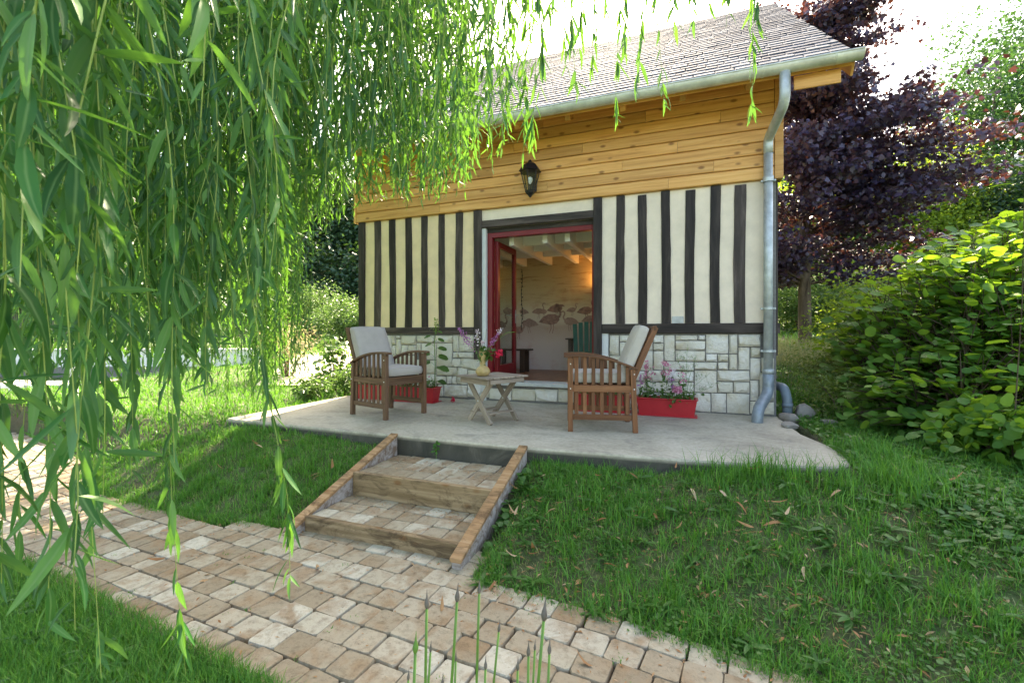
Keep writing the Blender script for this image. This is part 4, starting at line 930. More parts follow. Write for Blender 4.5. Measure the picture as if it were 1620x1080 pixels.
# hazel bush on the right
hzb = thing('hazel_bush', 'large round leaved hazel bush filling the right edge beside the terrace', 'bush', (4.3, 4.6, -.1)); hb = np.array(hzb.location)
stems = MB(); LP, LD, LN = [], [], []
def bush_inside(p):
    x, y, z = p; r0 = 1.0
    f1 = ((x - 5.45) / 1.8) ** 2 + ((y - 4.7) / 1.85) ** 2 + ((z - .55) / (1.42 + .28 * max(0, x - 4.6))) ** 2
    f2 = ((x - 3.95) / .8) ** 2 + ((y - 4.0) / .9) ** 2 + ((z - .15) / .62) ** 2
    return min(f1, f2)
for k in range(760):
    # shoots radiating from the stool, ending near the bush surface
    a = random.uniform(0, 6.28); el = random.uniform(-.1, 1.45); b0 = np.array((4.8 + random.uniform(-1.0, .9), 4.5 + random.uniform(-.7, .7), random.uniform(-.1, .2)))
    d_ = np.array((math.cos(a) * math.cos(el), math.sin(a) * math.cos(el), math.sin(el))); s = .2
    while bush_inside(b0 + d_ * s) < random.uniform(.92, 1.08) and s < 3.2: s += .08
    e = b0 + d_ * s; m_ = b0 * .5 + e * .5 + np.array((0, 0, .12 * s)); tt = np.linspace(0, 1, 7)
    P_ = [(b0 * (1 - t) ** 2 + m_ * 2 * t * (1 - t) + e * t * t) for t in tt]
    stems.tube([p - hb for p in P_], list(np.linspace(.011, .002, 7)), 4, False)
    for t in np.arange(.30, 1.0, .07 / max(s, .3)):
        p = b0 * (1 - t) ** 2 + m_ * 2 * t * (1 - t) + e * t * t; az = random.uniform(0, 6.28)
        q = np.array((math.cos(az), math.sin(az), random.uniform(-.35, .2))); LP.append(p + q * .04 + rng.normal(0, .02, 3)); LD.append(q + d_ * .4); LN.append(rng.normal(0, .45, 3) + (0, -.3, 1))
for x_, y_, zt in ((3.32, 2.95, 1.85),):
    P_ = [np.array((x_ + .25, y_ + .3, 0)), np.array((x_ + .1, y_ + .1, zt * .6)), np.array((x_, y_, zt))]; stems.tube([p - hb for p in P_], [.005, .003, .0015], 5, False)
    for t in np.arange(.3, 1.02, .055):
        p = P_[0] * (1 - t) ** 2 + P_[1] * 2 * t * (1 - t) + P_[2] * t * t; az = random.uniform(0, 6.28); q = np.array((math.cos(az), math.sin(az), random.uniform(-.3, .2))); LP.append(p + q * .04); LD.append(q); LN.append(rng.normal(0, .3, 3) + (0, -.2, 1))
stems.build('stems', M['bark'], hzb)
LP, LD, LN = np.array(LP), np.array(LD), np.array(LN); LS_ = rng.uniform(.05, .13, len(LP)); print('hazel', len(LP))
sc = LS_ / LP[:, 1]; sc = np.where((abs(LP[:, 0] / LP[:, 1]) < 1.12), sc, 0); order = np.argsort(-sc); s1, s2 = order[:300], order[300:]
leaf_objects('leaf', TR, LP[s1] - hb, LD[s1], LN[s1], LS_[s1], None, M['hazel'], hzb)
leafmesh('foliage', [instance(TR, LP[s2] - hb, LD[s2], LN[s2], LS_[s2])], M['hazel'], hzb, 'stuff')

def shrub(label, u, v, r, h, mat, n_=260, per=9, size=.09, tp=None, flat=.8, spread=.12, name='garden_shrub', cat='shrub', group=None, sub=.0):
    z = hz(u, v) - sub; t = thing(name, label, cat, (u, v, z), 0, group)
    lobes = [(0, 0, h * .5, r * .8, r * .8, h * .45)] + [(random.uniform(-.6, .6) * r, random.uniform(-.6, .6) * r, h * random.uniform(.4, .82), r * .42, r * .42, h * .25) for _ in range(6)]
    b = MB()
    for lb in lobes: b.tube([(lb[0] * .15, lb[1] * .15, -.05), (lb[0] * .5, lb[1] * .5, lb[2] * .6), lb[:3]], [.02 * h, .014 * h, .004 * h], 5, False)
    b.build('stems', M['bark'], t); leafmesh('foliage', [blob_leaves(lobes, n_, per, size, spread, tp or TB, flat, .6, .25)], mat, t, smooth=False); return t
# herbs and thin plants between house corner and hazel
shrub('tangle of fine leaved wild herbs between the downpipe and the hazel bush', 4.35, 6.0, .7, .75, M['herb'], 300, 12, .055, tp=[tpl_simple(.3, .2)], spread=.11, name='herb_patch', cat='herbs')
shrub('lower clump of feathery herbs in front of the wild herb tangle, beside the rocks', 3.5, 4.75, .45, .5, M['herb'], 200, 12, .045, tp=[tpl_simple(.3, .2)], spread=.08, name='herb_patch', cat='herbs')
shrub('sunlit yellow green shrub behind the hazel bush under the maple', 6.1, 7.6, 1.1, 1.75, M['lime'], 420, 11, .075, spread=.13)
shrub('broad leaved undergrowth at the foot of the hazel bush', 3.5, 3.35, .55, .42, M['hazel'], 130, 7, .075, tp=TR, spread=.09, name='undergrowth', cat='undergrowth')
# far right trees
tree('broadleaf_tree', 'tall airy light green tree in the upper right corner beyond the maple', 24.5, 23, 13.2, 4.3, M['ash'], 1500, 13, .20, spread=.42)
tree('broadleaf_tree', 'broad pale green tree at the far right edge taller than its neighbours', 30, 26, 15.5, 5.0, M['ash'], 1300, 13, .24, spread=.5)
tree('broadleaf_tree', 'bright yellow green tree showing through the right side of the purple maple', 17.6, 19.5, 8.3, 2.6, M['lime'], 900, 12, .16, spread=.32)
tree('broadleaf_tree', 'dark green tree low behind the hazel bush at the right edge', 21.5, 19.5, 7.6, 3.0, M['forest'], 1000, 13, .20, spread=.4)
tree('broadleaf_tree', 'dark bushy tree between the yellow green tree and the right edge', 19.5, 22.5, 8.4, 3.2, M['forest'], 900, 13, .2, spread=.4)
tree('broadleaf_tree', 'mid green tree behind the trunk of the purple maple', 15.5, 24, 8.5, 3.8, M['ash'], 1300, 12, .22, spread=.42)
tree('broadleaf_tree', 'dark green tree behind the left side of the purple maple beside the house', 20.5, 33, 11.5, 5.2, M['forest'], 1500, 12, .28, spread=.5, base_=.0)
tree('broadleaf_tree', 'sunlit green tree seen through the maple crown above its trunk', 12.0, 21.5, 7.0, 3.2, M['lime'], 900, 12, .18, spread=.38, base_=.0)
for i, (u, v, r, h, mt, lb) in enumerate([(11.2, 17.5, 1.9, 1.9, 'shrub', 'rounded hedge shrub left of the maple trunk in the meadow'), (14.0, 18.5, 2.1, 2.2, 'shrub', 'hedge shrub with dark interior right of the maple trunk'), (17.2, 19, 2.2, 2.3, 'shrub', 'green hedge shrub far right behind the hazel')]):
    shrub(lb, u, v, r, h, M[mt], 520, 11, .13, spread=.22)
# unbroken underwood along the foot of the wood, too far off to tell its bushes apart
lb_ = [(u_, 30 + 3 * math.sin(u_), hz(u_, 30) + 1.5, 2.6, 1.6, 2.6 + .8 * math.sin(u_ * 1.7)) for u_ in np.arange(-44, 0, 2.2)]
leafmesh('underwood', [blob_leaves(lb_, 5200, 11, .34, .5, TB, .8, .5, .3)], M['forest'], None, 'stuff', smooth=False)
# left: dark wood on the slope, hedge shrubs below
woods = [(-13.5, 35, 9.5, 4.2, 'leftmost dark tree of the wood, seen through the willow'), (-19.5, 33, 10, 4.6, 'wide dark tree at the wood edge behind the willow curtain'), (-26, 31, 10, 4.8, 'dark tree behind the pool, in the willow gaps'),
         (-33, 28, 9.5, 4.8, 'dark tree at the far left of the wood'), (-9.0, 36, 9, 4.0, 'dark tree rising just left of the house'), (-16.5, 41, 12, 4.8, 'taller dark tree standing back in the wood'), (-4.5, 38, 9.5, 4.2, 'dark tree partly hidden by the left house corner'), (-38, 33, 11, 5, 'dark tree past the left frame edge')]
for u, v, h, r, lb in woods: tree('woodland_tree', lb, u, v, h * .92, r * 1.1, M['forest'], 1500, 12, .30, spread=.6, base_=.0, group='trees of the dark wood on the left')
for i, (u, v, r, h, mt, lb) in enumerate([(-7.4, 19.5, 1.6, 1.9, 'shrub', 'sunlit topped garden shrub left of the house corner, the leftmost of three'), (-5.7, 18.2, 1.1, 1.5, 'shrub', 'middle pale topped shrub on the lawn edge left of the house'), (-4.7, 19.2, 1.3, 2.2, 'shrub', 'shrub touching the left house corner in the background'),
                                          (-9.8, 22, 2.2, 2.4, 'shrub', 'green shrub behind the willow edge near the pool')]):
    shrub(lb, u, v, r, h, M[mt], 600, 11, .11, spread=.2)
for i, (u, v) in enumerate([(-3.5, 26), (-7, 27), (-10.5, 27.5), (-14.5, 26.5), (-19, 25), (-24, 23)]):
    shrub(['low blue green thicket at the foot of the wood by the house corner', 'blue green thicket under the wood, second from the house', 'thicket under the wood behind the leftmost shrub', 'thicket under the wood seen through the willow', 'thicket behind the pool right end', 'thicket behind the pool'][i], u, v, 2.6, 2.4, M['forest'], 700, 11, .17, spread=.3, name='thicket', cat='thicket')
shrub('pale feathery shrub glowing in the sun at the right edge of the willow curtain', -4.25, 8.6, .5, 1.15, M['paleshrub'], 160, 12, .09, tp=[tpl_simple(.16, .1)], spread=.12)
shrub('small leafy shrub with bare lower stems left of the garden chair', -2.9, 7.5, .30, .85, M['shrub'], 40, 7, .085, tp=TR, spread=.07)
shrub('low bright green plant in the lawn left of the garden chair', -2.95, 6.6, .25, .38, M['shrub'], 60, 7, .09, tp=[tpl_simple(.4, .3)], spread=.06, name='low_plant', cat='plant')
shrub('darker low plant at the terrace corner behind the garden chair', -2.55, 7.0, .28, .42, M['shrub'], 60, 7, .09, tp=[tpl_simple(.4, .3)], spread=.06, name='low_plant', cat='plant')
# hazy right edge groundcover etc are stuff further down

# ------------------------------------------------------------------ furniture
def chair(label, X, Y, rz, mat, cmat):
    u, v = h2w(X, Y); t = thing('garden_armchair', label, 'chair', (u, v, 0), rz, 'slatted garden armchairs on the terrace')
    hw, hd = .262, .285
    for s in (-1, 1):
        bar('leg', (hd, s * hw, 0), (hd, s * hw, .675), .045, .045, mat, t, up=(1, 0, 0))
        bar('leg', (-hd - .012, s * hw, 0), (-hd + .012, s * hw, .575), .045, .045, mat, t, up=(1, 0, 0))
        # arm: arched board
        n_ = 8; V = []; F = []
        for i in range(n_ + 1):
            q = i / n_; x = hd + .06 - q * (2 * hd + .09); z = .70 - .115 * q ** 1.8 + .022 * math.sin(math.pi * q); w = .034 if i < n_ else .028
            V += [(x, s * hw - w, z), (x, s * hw + w, z), (x, s * hw + w, z - .022), (x, s * hw - w, z - .022)]
        for i in range(n_):
            for k in range(4): F.append((4 * i + k, 4 * i + (k + 1) % 4, 4 * i + 4 + (k + 1) % 4, 4 * i + 4 + k))
        F += [(3, 2, 1, 0), (4 * n_, 4 * n_ + 1, 4 * n_ + 2, 4 * n_ + 3)]
        me = MB().add(V, F).mesh('armrest', mat, bevel=.003); bm = bmesh.new(); bm.from_mesh(me); bmesh.ops.recalc_face_normals(bm, faces=bm.faces[:]); bm.to_mesh(me); bm.free(); obj('armrest', me, t)
        bar('side_rail', (-hd + .02, s * hw, .395), (hd - .022, s * hw, .395), .024, .062, mat, t)
        bar('bottom_rail', (-hd + .02, s * hw, .135), (hd - .022, s * hw, .135), .024, .05, mat, t)
        for k in range(7):
            x = -hd + .055 + k * (2 * hd - .11) / 6; q = (hd + .06 - x) / (2 * hd + .09)
            zt = .70 - .115 * q ** 1.8 + .022 * math.sin(math.pi * q) - .022
            bar('side_slat', (x, s * (hw - .006), .428), (x, s * (hw - .006), zt), .014, .034, mat, t, up=(1, 0, 0), bev=.002)
            bar('side_slat', (x, s * (hw - .006), .161), (x, s * (hw - .006), .362), .014, .034, mat, t, up=(1, 0, 0), bev=.002)
        for x, z in ((hd, .62), (hd, .395), (-hd, .53), (-hd, .395)):
            MB().tube([(x, s * (hw + .0225), z), (x, s * (hw + .026), z)], .006, 8).build('screw_cap', M['white'], t)
        bar('back_post', (-hd + .05, s * (hw - .055), .36), (-hd - .20, s * (hw - .055), .955), .026, .052, mat, t, up=(1, 0, .4))
    bar('front_rail', (hd - .012, -hw + .022, .385), (hd - .012, hw - .022, .385), .022, .07, mat, t)
    bar('rear_rail', (-hd + .012, -hw + .022, .385), (-hd + .012, hw - .022, .385), .022, .06, mat, t)
    for k in range(6):
        x = -hd + .06 + k * .098; bar('seat_slat', (x, -hw + .014, .418 - .0 + .008 * k / 5), (x, hw - .014, .418 + .008 * k / 5), .06, .016, mat, t)
    for k in range(5):
        y = -.15 + k * .075; bar('back_slat', (-hd + .045, y, .43), (-hd - .185, y, .925), .034, .012, mat, t, up=(1, 0, .4))
    bar('top_rail', (-hd - .195, -hw + .04, .945), (-hd - .195, hw - .04, .945), .03, .045, mat, t)
    def pad(name, sx, sy, sz, Mx, seed):
        bm = bmesh.new(); bmesh.ops.create_cube(bm, size=1); bmesh.ops.subdivide_edges(bm, edges=bm.edges[:], cuts=9, use_grid_fill=True); rr = random.Random(seed); a1, a2 = rr.uniform(0, 6), rr.uniform(0, 6)
        for vv in bm.verts:
            x, y, z = vv.co * 2
            e = (1 - abs(x) ** 5) * (1 - abs(y) ** 5); zz = z * (.70 + .30 * e ** .5)
            rr_ = 1 - .035 * abs(z) ** 2 - .02 * (abs(x * y)) ** 3
            wr = .018 * math.sin(x * 5 + a1 + y * 2) * math.cos(y * 6 + a2) + .010 * math.sin(x * 13 + y * 9 + a2)
            vv.co = Vector((x / 2 * sx * rr_, y / 2 * sy * rr_, zz / 2 * sz + wr * sz * e))
        me = bpy.data.meshes.new(name); bm.to_mesh(me); bm.free(); me.polygons.foreach_set('use_smooth', np.ones(len(me.polygons), bool)); me.materials.append(cmat); o = obj(name, me, t, Mx)
        # piping along both rims
        for sg in (-1, 1):
            P_ = []
            for k in range(33):
                a = 2 * math.pi * k / 32; c_, s_ = math.cos(a), math.sin(a); q = max(abs(c_) ** .12 * 0 + (abs(c_) ** 8 + abs(s_) ** 8) ** (1 / 8), .01)
                P_.append((c_ / q * sx * .485, s_ / q * sy * .485, sg * sz * .34))
            MB().tube(P_, .0035, 5, False).build('piping', cmat, o, smooth=True)
        return o
    pad('seat_cushion', .56, .47, .115, Matrix.Translation((.025, 0, .49)), 3 + int(X * 10))
    an = math.atan2(.25, .595)
    pad('back_cushion', .55, .45, .115, Matrix.Translation((-hd - .005, 0, .715)) @ Matrix.Rotation(R(90) - an, 4, 'Y') @ Matrix.Rotation(math.pi, 4, 'Z'), 5 + int(X * 10))
    return t
chair('weathered slatted wooden armchair with grey beige cushions left of the little table', -4.02, -1.33, R(-37), M['teak_grey'], M['cushion_grey'])
chair('orange brown slatted wooden armchair with beige cushions right of the little table', -1.69, -1.18, R(173.5), M['teak'], M['cushion'])

u, v = h2w(-2.78, -1.28); tb = thing('folding_table', 'small grey weathered wooden folding table with crossed legs between the two armchairs', 'table', (u, v, 0), R(-48))
for k in range(6):
    y = -.235 + k * .094
    bar('top_slat', (-.25, y, .46), (.25, y, .46), .086, .018, M['oldwood'], tb)
for s in (-1, 1):
    bar('apron', (-.225, s * .235, .42), (.225, s * .235, .42), .018, .05, M['oldwood'], tb); bar('apron', (s * .235, -.222, .425), (s * .235, .222, .425), .018, .04, M['oldwood'], tb)
    bar('leg', (-.19, s * .155, .0), (.19, s * .155, .44), .024, .056, M['oldwood'], tb, up=(-1, 0, 1)); bar('leg', (.19, s * .175, .0), (-.19, s * .175, .44), .024, .056, M['oldwood'], tb, up=(1, 0, 1))
    MB().tube([(0, s * .14, .22), (0, s * .19, .22)], .009, 8).build('pivot_bolt', M['galv'], tb)
bar('stretcher', (.115, -.16, .10), (.115, .16, .10), .07, .016, M['oldwood'], tb); bar('stretcher', (-.115, -.17, .10), (-.115, .17, .10), .07, .016, M['oldwood'], tb)
vs = thing('vase', 'tan pottery vase with bulbous base and slim neck standing on the folding table', 'vase', (u - .09, v - .12, .469))
MB().lathe([(.03, 0), (.05, .004), (.066, .028), (.066, .045), (.052, .068), (.028, .082), (.024, .10), (.028, .15), (.036, .195), (.038, .20), (.033, .198), (.022, .15)], 24).build('body', M['vase'], vs, smooth=True)
def petals(c, n_, r, size, mat_name, up=.5, tp=None):
    c = np.array(c); p = c + rng.normal(size=(n_, 3)) * r; d_ = rng.normal(size=(n_, 3)); nr = rng.normal(size=(n_, 3)) + (0, 0, up)
    return instance([tp or tpl_simple(.7, .2)], p, d_, nr, size * rng.uniform(.7, 1.2, n_))
vs.scale = (1.12, 1.12, 1.25)
bq = thing('bouquet', 'loose bunch of purple, white and crimson garden flowers in the tan vase', 'flowers', (u - .09, v - .12, .70)); bq.scale = (1.22,) * 3
sm = MB(); heads = [((-.17, .0, .15), 'magenta'), ((.14, .02, .13), 'magenta'), ((-.045, -.02, .15), 'whitepetal'), ((.0, -.03, .09), 'whitepetal'), ((.14, -.04, .0), 'redpetal'), ((.03, 0, .2), 'whitepetal')]
for (x, y, z), m_ in heads: sm.tube([(x * .05, y * .1, -.12), (x * .4, y * .4, z * .3), (x, y, z)], .002, 4, False)
sm.tube([(.14, .02, .13), (.2, .02, .17), (.27, .02, .175)], .003, 4, False)
sm.build('stems', M['stem'], bq)
def spike(a, b, n_, r, size, mt, nm='flower_spike'):
    a, b = np.array(a), np.array(b); q = rng.random(n_)[:, None]; p = a * (1 - q) + b * q + rng.normal(size=(n_, 3)) * r * (1 - q * .75); d_ = rng.normal(size=(n_, 3)); nr = rng.normal(size=(n_, 3))
    leafmesh(nm, [instance([tpl_simple(.8, .2)], p, d_, nr, size * rng.uniform(.7, 1.2, n_))], M[mt], bq, 'stuff', smooth=False)
spike((-.09, 0, .05), (-.20, 0, .20), 160, .022, .016, 'magenta'); spike((.06, 0, .06), (.13, .01, .17), 120, .013, .014, 'magenta'); spike((-.05, -.02, .12), (-.04, -.02, .2), 40, .012, .018, 'whitepetal'); spike((.0, -.03, .06), (.0, -.03, .1), 40, .016, .018, 'whitepetal'); spike((.12, .0, .16), (.16, .0, .2), 22, .01, .016, 'whitepetal')
spike((.13, -.05, -.02), (.15, -.05, .01), 34, .013, .034, 'redpetal', 'crimson_flower')
leafmesh('foliage', [petals((.02, 0, .0), 70, .03, .05, 'shrub')], M['shrub'], bq, smooth=False)

def planter(label, X, Y, L_=.60):
    u, v = h2w(X, Y); t = thing('planter', label, 'planter', (u, v, 0), HA, 'red window boxes along the wall')
    a, b, hh = L_ / 2, .10, .185; V = []; F = []
    ring = lambda a, b, z: [(-a, -b, z), (a, -b, z), (a, b, z), (-a, b, z)]
    V = ring(a - .03, b - .02, .0) + ring(a, b, hh) + ring(a + .012, b + .012, hh) + ring(a + .012, b + .012, hh + .012) + ring(a - .01, b - .01, hh + .012) + ring(a - .03, b - .02, .05)
    for j in range(5):
        for k in range(4): F.append((4 * j + k, 4 * j + (k + 1) % 4, 4 * j + 4 + (k + 1) % 4, 4 * j + 4 + k))
    F += [(3, 2, 1, 0), (20, 21, 22, 23)]
    MB().add(V, F).build('box', M['redplastic'], t, bevel=.004)
    MB().box(-a + .02, a - .02, -b + .02, b - .02, .10, .165).build('soil', M['soil'], t)
    MB().box(-a - .005, a + .005, -b - .005, b + .01, .001, .010).build('drip_tray', M['redplastic'], t, bevel=.003)
    return t, (u, v)
pR, uvR = planter('red window box with pink flowering plants nearest the downpipe', -1.11, -.33, .62)
pR2, uvR2 = planter('red window box half hidden behind the right armchair', -1.80, -.30, .60)
pL, uvL = planter('red window box behind the right side of the left armchair', -4.24, -.42, .62)
pL2, uvL2 = planter('red window box behind the left side of the left armchair', -4.95, -.40, .60)
def boxplants(label, uv, L_, n_, flowers, name='flowering_plants', cat='flowers'):
    t = thing(name, label, cat, (uv[0], uv[1], .165), HA); s = MB(); P_ = []; fl = {}
    for (x, h, mt, nf) in flowers:
        y = random.uniform(-.04, .04); lx = random.uniform(-.05, .05); s.tube([(x, y, 0), (x + lx * .4, y, h * .5), (x + lx, y - .02, h)], [.003, .002, .001], 4, False)
        for k in range(nf):
            q = 1 - random.random() ** 1.3 * .45; fl.setdefault(mt, []).append((x + lx * q + random.gauss(0, .013), y - .02 * q + random.gauss(0, .013), h * q))
        for k in range(int(h * 60)): q = random.uniform(.05, .7); P_.append((x + lx * q + random.gauss(0, .01), y + random.gauss(0, .01), h * q))
    for k in range(n_): P_.append((random.uniform(-L_ / 2, L_ / 2), random.gauss(-.01, .05), abs(random.gauss(.03, .05))))
    s.build('stems', M['stem'], t); P_ = np.array(P_); N_ = len(P_)
    leafmesh('foliage', [instance([tpl_simple(.45, .3)], P_, rng.normal(size=(N_, 3)) * (1, 1, .6), rng.normal(size=(N_, 3)) * .5 + (0, 0, 1), rng.uniform(.03, .065, N_))], M['shrub'], t, smooth=False)
    for mt, Q_ in fl.items():
        Q_ = np.array(Q_); N_ = len(Q_); leafmesh('blossom', [instance([tpl_simple(.8, .2)], Q_, rng.normal(size=(N_, 3)), rng.normal(size=(N_, 3)), rng.uniform(.020, .034, N_))], M[mt], t, smooth=False)
    return t
boxplants('upright pink flower spikes and green leaves growing in the red box nearest the downpipe', uvR, .56, 260, [(-.24, .38, 'pink', 34), (-.19, .42, 'pink', 30), (-.13, .36, 'pink', 26), (-.05, .44, 'pink', 40), (-.01, .40, 'pink', 36), (.03, .34, 'whitepetal', 30), (-.28, .26, 'magenta', 24), (.12, .38, 'pink', 12), (.15, .30, 'pink', 16), (.07, .26, 'magenta', 20)])
tt = thing('geranium', 'pink and white rounded geranium head leaning over the front of the red box', 'flowers', (uvR[0] + .08, uvR[1] - .12, .20))
MB().tube([(0, .08, -.03), (0, .03, .05), (.0, 0, .09)], .003, 5).build('stem', M['stem'], tt)
p = rng.normal(size=(130, 3)); p /= np.linalg.norm(p, axis=1, keepdims=True); leafmesh('blossom', [instance([tpl_simple(.9, .1)], p * (.045, .045, .038) + (0, 0, .10), rng.normal(size=(130, 3)), p, rng.uniform(.018, .028, 130))], M['pink'], tt, smooth=False)
N_ = 36; leafmesh('foliage', [instance(TR, rng.normal(size=(N_, 3)) * (.10, .03, .03) + (0, .02, -.0), rng.normal(size=(N_, 3)), rng.normal(size=(N_, 3)) * .4 + (0, -.7, .7), rng.uniform(.03, .05, N_))], M['shrub'], tt)
fe = thing('fennel', 'tall wispy fennel with fine branching stems at the right end of the red box', 'plant', (uvR[0] + .20, uvR[1] - .03, .16)); b = MB(); P_ = []
for (x1, z1) in ((.02, .62), (.12, .50), (-.10, .52), (.26, .30), (.30, .16)):
    b.tube([(0, 0, 0), (x1 * .3, 0, z1 * .5), (x1, .0, z1)], [.003, .002, .001], 4, False)
    for k in range(9):
        q = random.uniform(.35, 1); bx = x1 * q * q; bz = z1 * q; dx, dz = random.uniform(-.09, .09), random.uniform(.02, .08); b.tube([(bx, 0, bz), (bx + dx, random.uniform(-.03, .03), bz + dz)], .0008, 3, False); P_ += [(bx + dx * random.uniform(.3, 1.1), random.gauss(0, .02), bz + dz * random.uniform(.4, 1.1)) for _ in range(5)]
b.build('stems', M['stem'], fe); P_ = np.array(P_); leafmesh('foliage', [instance([tpl_simple(.12, .2)], P_, rng.normal(size=(len(P_), 3)), rng.normal(size=(len(P_), 3)), rng.uniform(.02, .045, len(P_)))], M['herb'], fe, smooth=False)
boxplants('green leafy plants in the red box half hidden by the right armchair', uvR2, .52, 220, [(-.1, .14, 'pink', 5), (.2, .2, 'pink', 8)])
boxplants('green plants with small yellow and pale flowers in the box behind the left armchair', uvL, .56, 260, [(-.2, .2, 'whitepetal', 6), (.1, .18, 'whitepetal', 5), (.25, .2, 'pink', 3)])
boxplants('green trailing plants in the box behind the left side of the left armchair', uvL2, .52, 240, [(0, .2, 'whitepetal', 6)])
u, v = h2w(-3.985, -.40); hk = thing('hollyhock', 'tall single stemmed hollyhock with big leaves rising behind the left armchair', 'plant', (u, v, .165))
MB().tube([(0, 0, -.05), (.01, 0, .3), (.0, 0, .6), (.03, 0, .90)], [.006, .006, .005, .002], 7).build('stem', M['stem'], hk, smooth=True)
for z, a, s in ((.30, -.3, .17), (.36, 2.7, .13), (.44, .4, .14), (.47, 2.9, .14), (.55, .1, .12), (.60, 2.5, .10), (.66, .5, .09), (.70, 3.0, .08), (.76, .3, .06), (.80, 2.2, .06), (.84, .9, .05), (.10, 2.8, .12), (.12, -.2, .12)):
    c_, s_ = math.cos(a), math.sin(a); vv, ff, aa, bb = instance(TR, np.array([[c_ * .05, s_ * .02 - .02, z]]), np.array([[c_, s_ - .3, -.25]]), np.array([[c_ * .4, -.5, .8]]), np.array([s])); me = mesh_np('leaf', vv, ff, M['shrub'], True, {'rnd': aa, 'mid': bb}); obj('leaf', me, hk)
    MB().tube([(0, 0, z - .04), (c_ * .05, s_ * .02 - .02, z)], .0022, 4).build('leaf_stalk', M['stem'], hk)
N_ = 60; leafmesh('buds', [instance([tpl_simple(.8, .1)], np.stack([rng.normal(.02, .012, N_), rng.normal(0, .012, N_), rng.uniform(.72, .93, N_)], -1), rng.normal(size=(N_, 3)), rng.normal(size=(N_, 3)), rng.uniform(.015, .03, N_))], M['lime'], hk, smooth=False)
u, v = h2w(-3.76, -.30); fp = thing('fallen_petal', 'crimson flower head lying on the concrete at the foot of the stone wall', 'petal', (u, v, .015)); leafmesh('petals', [petals((0, 0, .01), 26, .012, .035, '')], M['redpetal'], fp, smooth=False)

# wall lantern
LX = -2.735; u, v = h2w(LX, -.19); ln = thing('wall_lantern', 'black six sided carriage lantern fixed to the pine cladding above the door', 'lantern', (u, v, 2.60), HA)
def hexr(r, z): return [(r * math.cos(R(30 + 60 * k)), r * math.sin(R(30 + 60 * k)), z) for k in range(6)]
def hexsolid(rings):
    V = []; F = []
    for r, z in rings: V += hexr(r, z)
    for j in range(len(rings) - 1):
        for k in range(6): F.append((6 * j + k, 6 * j + (k + 1) % 6, 6 * j + 6 + (k + 1) % 6, 6 * j + 6 + k))
    return MB().add(V, F + [tuple(range(6))[::-1], tuple(range(6 * len(rings) - 6, 6 * len(rings)))])
hexsolid([(.008, .0), (.03, .03), (.058, .055), (.066, .075), (.060, .085)]).build('base_finial', M['black'], ln)
hexsolid([(.125, .315), (.145, .325), (.135, .34), (.095, .40), (.06, .425), (.025, .44), (.02, .465), (.008, .475)]).build('roof_cap', M['black'], ln)
lo, hi = hexr(.058, .08), hexr(.118, .318)
for k in range(6): MB().tube([lo[k], hi[k]], .0065, 6).build('frame_bar', M['black'], ln)
for k in range(6):
    a, b = Vector(lo[k]), Vector(lo[(k + 1) % 6]); c_, d_ = Vector(hi[(k + 1) % 6]), Vector(hi[k]); MB().add([a * .97 + Vector((0, 0, .002)), b * .97 + Vector((0, 0, .002)), c_ * .97, d_ * .97], [(0, 1, 2, 3)]).build('glass_pane', M['glass'], ln)
MB().lathe([(.012, .09), (.014, .16), (.014, .165)], 12).build('lamp_holder', M['black'], ln, smooth=True)
MB().lathe([(.012, .165), (.016, .18), (.030, .205), (.033, .225), (.028, .245), (.012, .258)], 16).build('bulb', M['white'], ln, smooth=True)
b = MB().box(-.05, .05, .115, .128, .10, .36); b.tube([(0, .12, .30), (0, .10, .40), (0, .05, .43), (0, 0, .44)], .009, 8); b.tube([(0, .12, .16), (0, .08, .12), (0, .03, .07)], .007, 8); b.build('wall_bracket', M['black'], ln)

MB().box(XL + .06, XL + .07, .55, 1.85, .75, 2.1).build('added_window_pane', M['glass'], house)  # unseen window added so that sky light brightens the room
for q_ in (.57, 1.2, 1.83): MB().box(XL + .04, XL + .09, q_ - .025, q_ + .025, .75, 2.1).build('added_window_bar', M['red'], house)
for a_, b_, c_, d_ in ((XL + .201, XL + .206, .222, .55), (XL + .201, XL + .206, 1.85, 2.149), (-.206, -.201, .222, 2.149)): MB().box(a_, b_, c_, d_, .256, 2.319).build('inner_wall', M['ceiling'], house)
MB().box(XL + .206, DX0 - .003, .221, .226, .256, 2.319).build('inner_wall', M['ceiling'], house); MB().box(DX1 + .003, -.206, .221, .226, .256, 2.319).build('inner_wall', M['ceiling'], house)

# inside the room: sconce (lit), green slatted chair, small bench, hanging garland
LXs = -2.24; u, v = h2w(LXs, BY - .10); sc_ = thing('wall_sconce', 'small warm lit wall lamp on the painted wall inside at the right', 'lamp', (u, v, 1.66), HA)
MB().lathe([(.05, .0), (.065, .10), (.063, .10), (.048, .003)], 16).build('shade', M['vase'], sc_, smooth=True)
MB().lathe([(.012, .02), (.025, .045), (.02, .075), (.005, .085)], 12).build('bulb', M['bulb'], sc_, smooth=True); MB().box(-.03, .03, .03, .098, .0, .03).build('bracket', M['black'], sc_)
pl = bpy.data.lights.new('sconce_light', 'POINT'); pl.energy = 1.3; pl.color = (1, .50, .16); pl.shadow_soft_size = .03; plo = bpy.data.objects.new('sconce_light', pl); link(plo, sc_); plo.location = (-.0, -.0, .13)
u, v = h2w(-2.32, 1.45); gc = thing('slatted_chair', 'dark green slatted garden chair standing inside by the painted wall', 'chair', (u, v, .255), HA + R(10))
for k in range(6): bar('back_slat', (-.20 + k * .08, .02, .30), (-.23 + k * .092, .20, .78 + .05 * math.sin((k + .5) / 6 * math.pi)), .066, .018, M['green_paint'], gc, up=(0, 1, 0))
